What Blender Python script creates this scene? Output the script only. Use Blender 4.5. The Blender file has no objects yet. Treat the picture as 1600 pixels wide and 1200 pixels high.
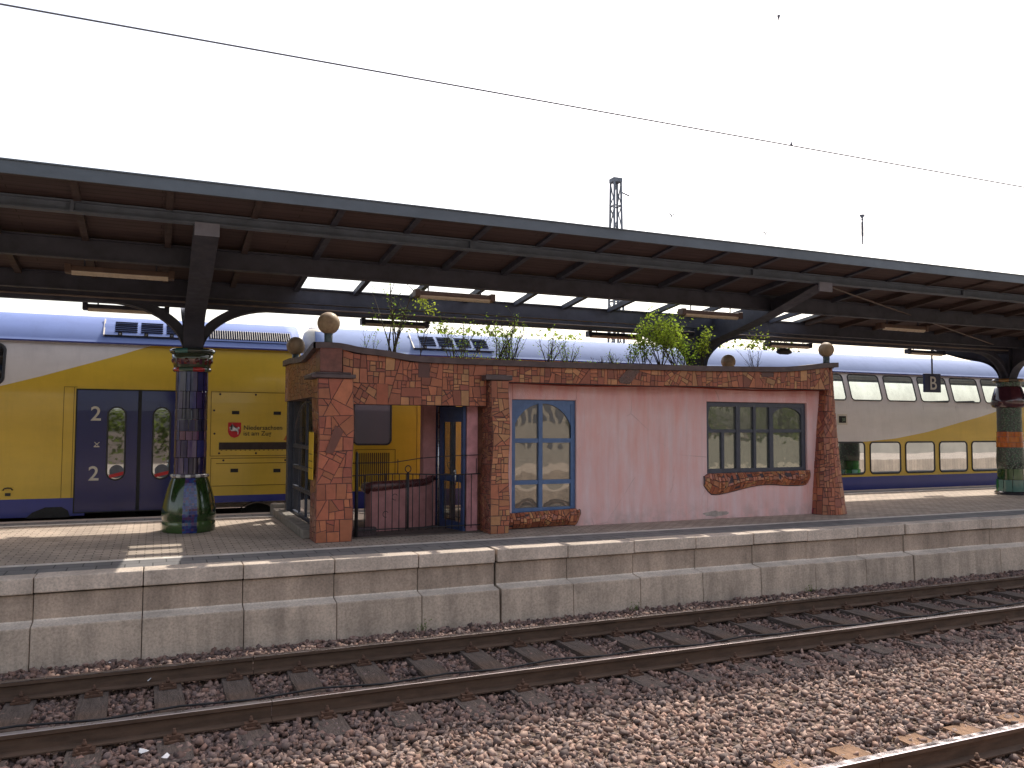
import bpy, bmesh, math, random
import numpy as np
from mathutils import Vector, Matrix
random.seed(11)
R = math.radians
sc = bpy.context.scene
COL = sc.collection
# ------------------------------------------------------------------ helpers
def tag(o, label=None, cat=None, group=None, kind=None):
    if label: o['label'] = label
    if cat: o['category'] = cat
    if group: o['group'] = group
    if kind: o['kind'] = kind
    return o
def empty(name, loc, label=None, cat=None, group=None):
    o = bpy.data.objects.new(name, None); COL.objects.link(o)
    o.location = loc; o.empty_display_size = .1
    return tag(o, label, cat, group)
class MB:
    def __init__(s): s.v = []; s.f = []; s.m = []; s.c = []; s.sm = []
    def vert(s, p): s.v.append(tuple(p)); return len(s.v) - 1
    def face(s, pts, m=0, c=(1, 1, 1), sm=False):
        n = len(s.v); s.v += [tuple(p) for p in pts]
        s.f.append(tuple(range(n, n + len(pts)))); s.m.append(m); s.c.append(c); s.sm.append(sm)
    def box(s, a, b, m=0, c=(1, 1, 1)):
        x0, y0, z0 = a; x1, y1, z1 = b
        n = len(s.v)
        s.v += [(x0,y0,z0),(x1,y0,z0),(x1,y1,z0),(x0,y1,z0),(x0,y0,z1),(x1,y0,z1),(x1,y1,z1),(x0,y1,z1)]
        for q in ((0,3,2,1),(4,5,6,7),(0,1,5,4),(1,2,6,5),(2,3,7,6),(3,0,4,7)):
            s.f.append(tuple(n+i for i in q)); s.m.append(m); s.c.append(c); s.sm.append(False)
        return s
    def obox(s, cen, size, rot, m=0, c=(1,1,1)):
        M = Matrix.Translation(cen) @ rot.to_4x4()
        n = len(s.v); hx, hy, hz = [q/2 for q in size]
        for p in ((-hx,-hy,-hz),(hx,-hy,-hz),(hx,hy,-hz),(-hx,hy,-hz),(-hx,-hy,hz),(hx,-hy,hz),(hx,hy,hz),(-hx,hy,hz)):
            s.v.append(tuple(M @ Vector(p)))
        for q in ((0,3,2,1),(4,5,6,7),(0,1,5,4),(1,2,6,5),(2,3,7,6),(3,0,4,7)):
            s.f.append(tuple(n+i for i in q)); s.m.append(m); s.c.append(c); s.sm.append(False)
        return s
    def bar(s, a, b, w, h=None, m=0, up=(0,0,1)):
        a = Vector(a); b = Vector(b); d = b - a; L = d.length; d.normalize()
        u = Vector(up)
        if abs(d.dot(u)) > .98: u = Vector((0,1,0))
        sd = d.cross(u).normalized(); u2 = sd.cross(d)
        rot = Matrix((d, sd, u2)).transposed()
        return s.obox((a+b)/2, (L, w, h or w), rot, m)
    def tube(s, pts, r, n=8, m=0, c=(1,1,1), closed=False, caps=True):
        pts = [Vector(p) for p in pts]; N = len(pts)
        rs = r if isinstance(r, (list, tuple)) else [r]*N
        base = len(s.v); prev = None
        for i, p in enumerate(pts):
            if closed: d = pts[(i+1) % N] - pts[i-1]
            else: d = pts[min(i+1, N-1)] - pts[max(i-1, 0)]
            if d.length < 1e-9: d = Vector((0,0,1))
            d.normalize()
            if prev is None:
                u = Vector((0,0,1)) if abs(d.z) < .9 else Vector((1,0,0))
            else: u = prev
            u = (u - d*u.dot(d)).normalized(); prev = u; w = d.cross(u)
            for k in range(n):
                a = 2*math.pi*k/n
                s.v.append(tuple(p + (u*math.cos(a) + w*math.sin(a))*rs[i]))
        segs = N if closed else N-1
        for i in range(segs):
            j = (i+1) % N
            for k in range(n):
                k2 = (k+1) % n
                s.f.append((base+i*n+k, base+i*n+k2, base+j*n+k2, base+j*n+k)); s.m.append(m); s.c.append(c); s.sm.append(n > 4)
        if caps and not closed:
            s.f.append(tuple(base+k for k in reversed(range(n)))); s.m.append(m); s.c.append(c); s.sm.append(False)
            s.f.append(tuple(base+(N-1)*n+k for k in range(n))); s.m.append(m); s.c.append(c); s.sm.append(False)
        return s
    def lathe(s, cx, cy, prof, n=32, m=0, sm=True, cf=None):
        base = len(s.v)
        for (r, z) in prof:
            for k in range(n):
                a = 2*math.pi*k/n
                s.v.append((cx + r*math.cos(a), cy + r*math.sin(a), z))
        for i in range(len(prof)-1):
            for k in range(n):
                k2 = (k+1) % n
                s.f.append((base+i*n+k, base+i*n+k2, base+(i+1)*n+k2, base+(i+1)*n+k)); s.m.append(m); s.sm.append(sm)
                s.c.append(cf(i, k) if cf else (1,1,1))
        s.f.append(tuple(base+k for k in reversed(range(n)))); s.m.append(m); s.c.append((1,1,1)); s.sm.append(False)
        t = base+(len(prof)-1)*n
        s.f.append(tuple(t+k for k in range(n))); s.m.append(m); s.c.append((1,1,1)); s.sm.append(False)
        return s
    def prism(s, poly, d, m=0, c=(1,1,1)):
        """poly: 3D points (planar), d: extrusion vector"""
        P = [Vector(p) for p in poly]; d = Vector(d)
        n = len(P)
        s.face(P, m, c); s.face([p + d for p in reversed(P)], m, c)
        for i in range(n):
            j = (i+1) % n
            s.face([P[j], P[i], P[i]+d, P[j]+d], m, c)
        return s
    def sphere(s, cen, r, n=24, m=0, sq=1):
        prof = []
        for i in range(1, n//2):
            a = math.pi*i/(n//2)
            prof.append((r*math.sin(a), cen[2] - r*sq*math.cos(a)))
        return s.lathe(cen[0], cen[1], prof, n, m)
    def build(s, name, mats, parent=None, col=False, bevel=0, merge=False, recalc=False):
        me = bpy.data.meshes.new(name)
        me.from_pydata(s.v, [], s.f)
        if not isinstance(mats, (list, tuple)): mats = [mats]
        for m in mats: me.materials.append(m)
        me.polygons.foreach_set('material_index', s.m)
        me.polygons.foreach_set('use_smooth', s.sm)
        if col:
            ca = me.color_attributes.new('Col', 'FLOAT_COLOR', 'CORNER')
            tot = np.fromiter((len(f) for f in s.f), int)
            cc = np.array([(c[0], c[1], c[2], 1) for c in s.c], np.float32)
            ca.data.foreach_set('color', np.repeat(cc, tot, axis=0).ravel())
        me.update()
        if merge or recalc:
            bm = bmesh.new(); bm.from_mesh(me)
            if merge: bmesh.ops.remove_doubles(bm, verts=bm.verts, dist=1e-5)
            bmesh.ops.recalc_face_normals(bm, faces=bm.faces)
            bm.to_mesh(me); bm.free()
        o = bpy.data.objects.new(name, me); COL.objects.link(o)
        if parent is not None:
            o.parent = parent
            if parent.parent is None and parent.type == 'EMPTY':
                o.location = -Vector(parent.location)
        if bevel:
            b = o.modifiers.new('bevel', 'BEVEL'); b.width = bevel; b.segments = 2; b.limit_method = 'ANGLE'; b.angle_limit = R(40)
        return o
def copy_tree(o, parent=None):
    c = o.copy(); COL.objects.link(c)
    if parent is not None: c.parent = parent
    for ch in list(KIDS.get(o, [])): copy_tree(ch, c)
    return c
KIDS = {}
def refresh_kids():
    KIDS.clear()
    for ob in bpy.data.objects:
        if ob.parent: KIDS.setdefault(ob.parent, []).append(ob)
# ------------------------------------------------------------------ materials
class NT:
    def __init__(s, name):
        s.mat = bpy.data.materials.new(name); s.mat.use_nodes = True
        s.t = s.mat.node_tree; s.n = s.t.nodes; s.n.clear()
        s.out = s.n.new('ShaderNodeOutputMaterial')
        s.b = s.n.new('ShaderNodeBsdfPrincipled'); s.link(s.b.outputs[0], s.out.inputs[0])
        s.co = s.n.new('ShaderNodeTexCoord')
    def link(s, a, b): s.t.links.new(a, b)
    def node(s, typ, **k):
        n = s.n.new(typ)
        for a, v in k.items(): setattr(n, a, v)
        return n
    def noise(s, scale, detail=6, rough=.6, dist=0, vec=None, stretch=None):
        n = s.node('ShaderNodeTexNoise'); n.inputs['Scale'].default_value = scale
        n.inputs['Detail'].default_value = detail; n.inputs['Roughness'].default_value = rough
        n.inputs['Distortion'].default_value = dist
        v = vec or s.co.outputs['Object']
        if stretch:
            mp = s.node('ShaderNodeMapping'); mp.inputs['Scale'].default_value = stretch; s.link(v, mp.inputs[0]); v = mp.outputs[0]
        s.link(v, n.inputs['Vector']); return n.outputs['Fac']
    def ramp(s, fac, stops):
        r = s.node('ShaderNodeValToRGB'); e = r.color_ramp.elements
        while len(e) < len(stops): e.new(.5)
        for el, (p, c) in zip(e, stops):
            el.position = p; el.color = (c[0], c[1], c[2], 1) if not isinstance(c, (int, float)) else (c, c, c, 1)
        s.link(fac, r.inputs[0]); return r.outputs[0]
    def mix(s, fac, a, b, mode='MIX'):
        m = s.node('ShaderNodeMix', data_type='RGBA', blend_type=mode)
        for sock, v in ((m.inputs[0], fac), (m.inputs[6], a), (m.inputs[7], b)):
            if isinstance(v, (int, float)): sock.default_value = v
            elif isinstance(v, tuple): sock.default_value = (*v[:3], 1)
            else: s.link(v, sock)
        return m.outputs[2]
    def math(s, op, a, b=0):
        m = s.node('ShaderNodeMath', operation=op)
        for sock, v in ((m.inputs[0], a), (m.inputs[1], b)):
            if isinstance(v, (int, float)): sock.default_value = v
            else: s.link(v, sock)
        return m.outputs[0]
    def bump(s, h, strength=.3, dist=.01):
        b = s.node('ShaderNodeBump'); b.inputs['Strength'].default_value = strength; b.inputs['Distance'].default_value = dist
        s.link(h, b.inputs['Height']); s.link(b.outputs[0], s.b.inputs['Normal'])
    def set(s, **k):
        for a, v in k.items():
            sock = s.b.inputs[{'col': 'Base Color', 'rough': 'Roughness', 'metal': 'Metallic', 'spec': 'Specular IOR Level', 'coat': 'Coat Weight', 'coatr': 'Coat Roughness'}[a]]
            if isinstance(v, (int, float)): sock.default_value = v
            elif isinstance(v, tuple): sock.default_value = (*v[:3], 1)
            else: s.link(v, sock)
        return s
def mul(c, k): return tuple(min(1, x*k) for x in c)
def plain(name, c, rough=.6, metal=0, var=.25, scale=6, bump=.15, coat=0, spec=.5, stretch=None, bd=.004):
    t = NT(name)
    n = t.noise(scale, stretch=stretch)
    t.set(col=t.ramp(n, [(.3, mul(c, 1-var)), (.7, mul(c, 1+var))]), metal=metal, coat=coat, spec=spec)
    t.set(rough=t.ramp(t.noise(scale*2.3), [(.3, max(0, rough-.12)), (.7, min(1, rough+.12))]))
    if bump: t.bump(t.noise(scale*9), bump, bd)
    return t.mat
def vcol(name, rough=.5, coat=0, bump=.3, bs=60, var=.2, metal=0, bd=.003):
    t = NT(name)
    a = t.node('ShaderNodeAttribute', attribute_name='Col')
    n = t.ramp(t.noise(9), [(.25, 1-var), (.75, 1+var*.6)])
    t.set(col=t.mix(1.0, a.outputs['Color'], n, 'MULTIPLY'), coat=coat, metal=metal)
    t.set(rough=t.ramp(t.noise(14), [(.3, max(.02, rough-.1)), (.7, rough+.1)]))
    if bump: t.bump(t.noise(bs), bump, bd)
    return t.mat
M = {}
M['ballast'] = vcol('ballast_stone', .85, 0, .3, 120, .25)
t = NT('ballast_bed'); v = t.node('ShaderNodeTexVoronoi'); v.inputs['Scale'].default_value = 17; t.link(t.co.outputs['Object'], v.inputs['Vector'])
cc = t.mix(.8, t.ramp(t.noise(.5), [(.3, (.12,.08,.06)), (.7, (.19,.13,.095))]), t.ramp(v.outputs['Distance'], [(.1,1.1),(.6,.5)]), 'MULTIPLY')
hs = t.node('ShaderNodeHueSaturation'); hs.inputs['Saturation'].default_value = 1.0; t.link(cc, hs.inputs['Color'])
t.set(col=hs.outputs[0], rough=.95); t.bump(v.outputs['Distance'], 1, .05); M['bed'] = t.mat
# platform concrete
def concrete(name, c, seed=0, stain=.5, dark=(.05,.042,.035), joints=True):
    t = NT(name)
    base = t.ramp(t.noise(2.2, 9, .62), [(.25, mul(c, .72)), (.5, c), (.78, mul(c, 1.22))])
    st = t.ramp(t.noise(1.6, 8, .7, stretch=(2.2, 2.2, .35)), [(.42, 0.0), (.72, stain)])
    base = t.mix(st, base, dark)
    sp = t.ramp(t.noise(38, 4, .7), [(.3, .72), (.6, 1.12)])
    base = t.mix(1.0, base, sp, 'MULTIPLY')
    t.set(col=base, rough=.88); t.bump(t.noise(70, 6), .35, .006)
    return t
M['concrete'] = concrete('weathered_concrete', (.53,.43,.345)).mat
M['concrete_up'] = concrete('stained_concrete', (.43,.335,.265), stain=.45).mat
M['ledge'] = concrete('skylit_ledge_concrete', (.62,.54,.46), stain=.2).mat  # paler than the wall: sky light caught on the ledge, painted into its colour
M['coping'] = concrete('coping_concrete', (.60,.50,.42), stain=.3).mat
t = NT('dark_joint'); t.set(col=(.02,.016,.014), rough=.95); M['joint'] = t.mat
# paving with small slabs
def paving(name, c1, c2, bw, bh, mort=.008):
    t = NT(name)
    br = t.node('ShaderNodeTexBrick'); br.inputs['Scale'].default_value = 1
    br.inputs['Brick Width'].default_value = bw; br.inputs['Row Height'].default_value = bh; br.inputs['Mortar Size'].default_value = mort
    br.inputs['Color1'].default_value = (*c1, 1); br.inputs['Color2'].default_value = (*c2, 1); br.inputs['Mortar'].default_value = (*mul(c1, .35), 1)
    br.inputs['Bias'].default_value = 0
    t.link(t.co.outputs['Object'], br.inputs['Vector'])
    n = t.ramp(t.noise(1.3, 9, .7), [(.3, .68), (.7, 1.2)])
    t.set(col=t.mix(1.0, br.outputs['Color'], n, 'MULTIPLY'), rough=.85)
    t.bump(t.math('ADD', t.noise(60), t.math('MULTIPLY', br.outputs['Fac'], -1.5)), .35, .006)
    return t.mat
M['paving'] = paving('platform_paving', (.53,.43,.35), (.42,.345,.285), .2, .1)
M['paving_edge'] = paving('grey_edge_slabs', (.21,.20,.20), (.175,.168,.17), .3, .3)
M['white_line'] = plain('worn_white_paint', (.66,.61,.56), .7, var=.25, scale=5)
M['rail_side'] = plain('rusty_rail_web', (.10,.062,.042), .75, .2, .35, 5, .3, stretch=(.6,3,3))
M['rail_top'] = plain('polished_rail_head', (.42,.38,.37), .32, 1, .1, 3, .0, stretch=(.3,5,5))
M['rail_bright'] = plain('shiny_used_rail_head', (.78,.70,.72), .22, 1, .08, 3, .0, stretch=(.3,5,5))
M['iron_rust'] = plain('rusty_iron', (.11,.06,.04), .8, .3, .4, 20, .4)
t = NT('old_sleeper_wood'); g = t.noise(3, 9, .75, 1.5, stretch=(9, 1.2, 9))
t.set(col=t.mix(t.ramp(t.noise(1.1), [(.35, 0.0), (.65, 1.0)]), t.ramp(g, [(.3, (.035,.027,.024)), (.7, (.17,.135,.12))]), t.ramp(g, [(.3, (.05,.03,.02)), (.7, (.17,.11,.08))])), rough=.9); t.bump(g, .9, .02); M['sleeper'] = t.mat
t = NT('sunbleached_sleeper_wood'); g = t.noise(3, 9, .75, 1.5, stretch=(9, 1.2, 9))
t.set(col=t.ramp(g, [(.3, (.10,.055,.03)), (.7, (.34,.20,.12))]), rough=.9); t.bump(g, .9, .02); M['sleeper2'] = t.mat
# shelter
M['tile'] = vcol('broken_clay_tile', .42, .15, .35, 30, .22)
M['grout'] = plain('dark_grout', (.075,.052,.058), .9, var=.35, scale=18, bump=.5)
t = NT('pink_render'); n1 = t.noise(1.2, 7, .6); n2 = t.noise(3.5, 8, .65, stretch=(1.6,1.6,.3))
pc = t.mix(t.ramp(n2, [(.35, 0.0), (.7, .8)]), t.ramp(n1, [(.3, (.75,.53,.54)), (.7, (.82,.63,.64))]), (.78,.40,.36))
geo = t.node('ShaderNodeSeparateXYZ'); t.link(t.co.outputs['Object'], geo.inputs[0])
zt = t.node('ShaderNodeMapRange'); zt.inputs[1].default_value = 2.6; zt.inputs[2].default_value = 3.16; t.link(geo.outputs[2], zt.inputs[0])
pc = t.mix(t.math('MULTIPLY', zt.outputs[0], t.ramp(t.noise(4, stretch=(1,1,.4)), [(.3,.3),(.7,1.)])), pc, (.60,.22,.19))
zb = t.node('ShaderNodeMapRange'); zb.inputs[1].default_value = 1.15; zb.inputs[2].default_value = .8; t.link(geo.outputs[2], zb.inputs[0])
pc = t.mix(t.math('MULTIPLY', zb.outputs[0], t.ramp(t.noise(5), [(.4,0.),(.65,.55)])), pc, (.42,.33,.31))
stk = t.ramp(t.noise(2.2, 9, .75, stretch=(7,1,.22)), [(.50, 0.0), (.78, .38)])
pc = t.mix(stk, pc, (.50,.36,.34))
vo = t.node('ShaderNodeTexVoronoi', feature='DISTANCE_TO_EDGE'); vo.inputs['Scale'].default_value = .75; t.link(t.mix(.12, t.co.outputs['Object'], t.node('ShaderNodeTexNoise').outputs['Color']), vo.inputs['Vector'])
ck = t.ramp(vo.outputs['Distance'], [(.0, .55), (.006, 0.0)])
pc = t.mix(t.math('MULTIPLY', ck, t.ramp(t.noise(.9), [(.5, 0.0), (.62, 1.0)])), pc, (.28,.17,.16))
t.set(col=pc, rough=.9); t.bump(t.math('ADD', t.noise(95, 5), t.math('MULTIPLY', t.noise(22, 5), .8)), .45, .012); M['pink'] = t.mat
M['mauve'] = plain('dusky_pink_render', (.42,.20,.20), .85, var=.2, scale=5, bump=.4, bd=.01)
M['cap'] = plain('parapet_coping_metal', (.10,.075,.082), .5, .2, .25, 6, .2)
M['blue_frame'] = plain('blue_painted_wood', (.085,.16,.33), .45, var=.15, scale=10, bump=.15)
M['dark_frame'] = plain('slate_painted_wood', (.05,.058,.085), .45, var=.2, scale=10, bump=.15)
M['navy_frame'] = plain('navy_painted_door', (.03,.06,.16), .4, var=.2, scale=10, bump=.1)
M['darkcap'] = plain('dark_glazed_cap', (.09,.03,.03), .3, var=.5, scale=14, bump=.5, coat=.4, bd=.01)
M['soil'] = plain('roof_soil', (.06,.05,.03), .95, var=.5, scale=12, bump=.8)
M['iron'] = plain('wrought_iron', (.035,.033,.036), .55, .4, .3, 30, .2)
t = NT('clay_ball'); M_ = t.ramp(t.noise(7, 8, .7, .6), [(.3, (.20,.13,.08)), (.55, (.36,.26,.16)), (.75, (.44,.34,.22))])
t.set(col=M_, rough=.6, coat=.12); t.bump(t.noise(24, 6), .3, .01); M['ball'] = t.mat
M['ball_stem'] = plain('ball_stem_tile', (.08,.11,.12), .4, var=.4, scale=12)
M['kerb'] = plain('kerb_stone', (.26,.23,.20), .85, var=.3, scale=8, bump=.4)
def glassy(name, tint, refl, wob=0, ws=2.0, rough=.02, inner=.02):
    t = NT(name); t.set(col=mul(tint, inner), rough=.15)
    gl = t.node('ShaderNodeBsdfGlossy'); gl.inputs['Roughness'].default_value = rough; gl.inputs['Color'].default_value = (*tint, 1)
    mx = t.node('ShaderNodeMixShader'); fr = t.node('ShaderNodeLayerWeight'); fr.inputs['Blend'].default_value = .35
    mr = t.node('ShaderNodeMapRange'); mr.inputs[3].default_value = refl; mr.inputs[4].default_value = min(1, refl+.4); t.link(fr.outputs['Fresnel'], mr.inputs[0])
    t.link(mr.outputs[0], mx.inputs[0]); t.link(t.b.outputs[0], mx.inputs[1]); t.link(gl.outputs[0], mx.inputs[2]); t.link(mx.outputs[0], t.out.inputs[0])
    if wob:
        bp = t.node('ShaderNodeBump'); bp.inputs['Strength'].default_value = wob; bp.inputs['Distance'].default_value = .05
        t.link(t.noise(ws, 2, .4), bp.inputs['Height']); t.link(bp.outputs[0], gl.inputs['Normal'])
    return t.mat
M['glass_train_up'] = glassy('tinted_upper_glass', (.72,.86,.95), .62, .04, .8)
M['glass_train_low'] = glassy('tinted_lower_glass', (.62,.66,.68), .48, .04, .8)
M['glass_lilac'] = glassy('coach_cab_glass', (.50,.50,.60), .30, .04, .8, inner=.55)
M['glass_shelter'] = glassy('wavy_shelter_glass', (.50,.48,.43), .34, .18, 1.6, inner=.3)
M['glass_dark'] = glassy('shelter_window_glass', (.50,.53,.46), .36, .12, 2.5, inner=.25)
def clear(name, tint=(.9,.93,.95), refl=.08, dirt=.12):
    t = NT(name)
    tr = t.node('ShaderNodeBsdfTransparent'); tr.inputs[0].default_value = (*tint, 1)
    gl = t.node('ShaderNodeBsdfGlossy'); gl.inputs['Roughness'].default_value = .03
    df = t.node('ShaderNodeBsdfDiffuse'); df.inputs[0].default_value = (.4,.4,.38,1)
    m1 = t.node('ShaderNodeMixShader'); m1.inputs[0].default_value = refl
    t.link(tr.outputs[0], m1.inputs[1]); t.link(gl.outputs[0], m1.inputs[2])
    m2 = t.node('ShaderNodeMixShader'); t.link(t.ramp(t.noise(3), [(.35, 0.0), (.8, dirt)]), m2.inputs[0])
    t.link(m1.outputs[0], m2.inputs[1]); t.link(df.outputs[0], m2.inputs[2]); t.link(m2.outputs[0], t.out.inputs[0])
    return t.mat
M['clear'] = clear('clear_glazing')
M['roof_glass'] = clear('roof_glazing', (.97,.98,.98), .04, .03)
M['clear_dim'] = clear('dusty_door_glass', (.62,.62,.55), .12, .25)
M['glass_thru'] = clear('tinted_see_through_glass', (.66,.82,.92), .14, .30)
# canopy
M['steel'] = plain('dark_canopy_steel', (.052,.055,.078), .55, .2, .25, 4, .2)
M['steel_blue'] = plain('blue_grey_canopy_steel', (.125,.155,.205), .5, .15, .22, 3, .15)
M['plate'] = plain('pale_bracket_paint', (.24,.26,.34), .5, .1, .15, 8, .1)
M['fascia'] = plain('slate_fascia_sheet', (.085,.105,.13), .5, .1, .22, 3, .15, stretch=(.4,1,1))
t = NT('brown_roof_boards')
w = t.node('ShaderNodeTexBrick'); w.inputs['Scale'].default_value = 1; w.inputs['Brick Width'].default_value = 3.1; w.inputs['Row Height'].default_value = .12; w.inputs['Mortar Size'].default_value = .006
w.inputs['Color1'].default_value = (.085,.054,.050,1); w.inputs['Color2'].default_value = (.068,.044,.042,1); w.inputs['Mortar'].default_value = (.03,.015,.01,1)
t.link(t.co.outputs['Object'], w.inputs['Vector'])
t.set(col=t.mix(1.0, w.outputs['Color'], t.ramp(t.noise(2, 8, .7, stretch=(.6,6,1)), [(.3,.65),(.7,1.25)]), 'MULTIPLY'), rough=.7); t.bump(w.outputs['Fac'], -.4, .01); M['boards'] = t.mat
M['roofing'] = plain('grey_roofing_felt', (.16,.16,.16), .9, var=.2)
M['rafter'] = plain('brown_rafter', (.06,.04,.036), .7, var=.3, scale=5, stretch=(3,.4,3))
M['conduit'] = plain('brown_conduit', (.16,.12,.10), .5, var=.2)
M['lamp_house'] = plain('lamp_housing', (.10,.06,.045), .5, var=.2)
M['diffuser'] = plain('milky_diffuser', (.55,.46,.35), .3, var=.06, bump=0)
M['black'] = plain('black_rubber', (.012,.012,.014), .6, var=.3)
# train
def paint(name, c, rough=.28, wave=.06, coat=.35):
    t = NT(name)
    n = t.ramp(t.noise(.9, 8, .65, stretch=(.5,1,1.6)), [(.3, mul(c, .88)), (.7, mul(c, 1.08))])
    dirt = t.ramp(t.noise(2.4, 9, .7, stretch=(1.5,1,.3)), [(.48, 0.0), (.85, .30)])
    t.set(col=t.mix(dirt, n, mul(c, .45)), rough=rough, coat=coat, coatr=.12)
    t.bump(t.noise(1.1, 3, .5, stretch=(1,1,1.4)), wave, .05)
    return t.mat
M['yellow'] = paint('yellow_coach_paint', (.70,.47,.05))
M['white'] = paint('white_coach_paint', (.76,.73,.72), .35)
M['blue'] = paint('blue_coach_paint', (.028,.04,.26), .3)
M['roofblue'] = paint('faded_blue_roof_paint', (.13,.19,.42), .7, coat=0)
M['roofblue2'] = paint('chalky_blue_roof_paint', (.20,.26,.44), .85, coat=0)
M['navy'] = paint('navy_door_paint', (.012,.014,.12), .22, .1)
M['under'] = plain('grimy_underframe', (.03,.027,.025), .8, .1, .4, 8, .3)
M['gasket'] = plain('window_rubber', (.03,.03,.035), .5, var=.2, bump=0)
t = NT('matte_black_slot'); t.set(col=(.008,.008,.012), rough=1, spec=0); M['slot_matte'] = t.mat
M['metal'] = plain('bright_metal', (.6,.6,.62), .3, .9, .15)
M['white_mark'] = plain('pale_grey_marking', (.62,.58,.50), .5, var=.08, bump=0)
M['dark_mark'] = plain('dark_lettering', (.035,.03,.02), .5, var=.1, bump=0)
M['red_mark'] = plain('red_marking', (.55,.015,.02), .45, var=.08, bump=0)
M['white_lino'] = plain('white_marking', (.75,.75,.75), .5, var=.05, bump=0)
M['seam'] = plain('panel_seam', (.14,.075,.01), .7, var=.2, bump=0)
M['slotdark'] = plain('dark_slot', (.035,.02,.018), .6, var=.3, bump=0)
M['curtain'] = plain('dim_interior', (.10,.10,.13), .7, var=.5, scale=3)
# ceramics of columns
M['glaze'] = vcol('glazed_column_ceramic', .14, .7, .25, 12, .25)
M['glaze_tile'] = vcol('glazed_column_tile', .16, .6, .15, 20, .2)
M['pebble'] = vcol('pebble_mosaic', .4, .3, .3, 50, .2)
M['sign_blue'] = plain('sign_navy', (.02,.03,.10), .4, var=.1, bump=0)
M['poster'] = plain('yellow_poster', (.75,.48,.03), .4, var=.05, bump=0)
M['pole'] = plain('grey_pole', (.12,.13,.16), .5, .3)
M['bark'] = plain('twig_bark', (.055,.042,.03), .9, var=.3, scale=30)
def leafmat(name, c, tr=.5):
    t = NT(name)
    a = t.node('ShaderNodeAttribute', attribute_name='Col')
    colr = t.mix(1.0, a.outputs['Color'], (*c,), 'MULTIPLY')
    df = t.node('ShaderNodeBsdfDiffuse'); tl = t.node('ShaderNodeBsdfTranslucent')
    t.link(colr, df.inputs[0]); t.link(t.mix(1.0, colr, (1.0,1.15,.6), 'MULTIPLY'), tl.inputs[0])
    mx = t.node('ShaderNodeMixShader'); mx.inputs[0].default_value = tr
    t.link(df.outputs[0], mx.inputs[1]); t.link(tl.outputs[0], mx.inputs[2]); t.link(mx.outputs[0], t.out.inputs[0])
    return t.mat
M['leaf'] = leafmat('spring_leaf', (.25,.34,.085), .42)
M['leaf_far'] = leafmat('far_leaf', (.13,.17,.05))
M['mast'] = plain('galvanised_mast', (.16,.18,.21), .6, .3)
M['paper'] = plain('white_litter', (.8,.8,.8), .7, var=.05)
M['wall_far'] = plain('pale_rendered_wall', (.34,.31,.27), .9, var=.15, scale=1)
M['brickred'] = plain('red_brick_wall', (.30,.12,.08), .9, var=.25, scale=3)
M['roof_tile'] = plain('red_roof_tiles', (.28,.09,.05), .8, var=.25, scale=3)

H = 2.446; ZP = .782
# ------------------------------------------------------------------ ground and ballast
mb = MB(); mb.face([(-400,-300,-.32),(400,-300,-.32),(400,600,-.32),(-400,600,-.32)]); o = mb.build('ground', M['bed']); tag(o, kind='structure')
mb = MB()
xs = np.linspace(-30, 60, 46)
def bedz(y):
    z = -.215
    if 7.55 < y < 9.4: z = -.245
    if 9.6 < y: z = -.15
    if 5.2 < y < 7.0: z = -.19 + .0*y
    return z
ys = [2.2, 3.2, 4.5, 5.2, 5.6, 6.4, 7.0, 7.6, 9.3, 9.65, 10.3]
for i in range(len(xs)-1):
    for j in range(len(ys)-1):
        mb.face([(xs[i],ys[j],bedz(ys[j])),(xs[i+1],ys[j],bedz(ys[j])),(xs[i+1],ys[j+1],bedz(ys[j+1])),(xs[i],ys[j+1],bedz(ys[j+1]))], sm=True)
o = mb.build('ballast_bed', M['bed'], merge=True); tag(o, kind='structure')
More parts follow.
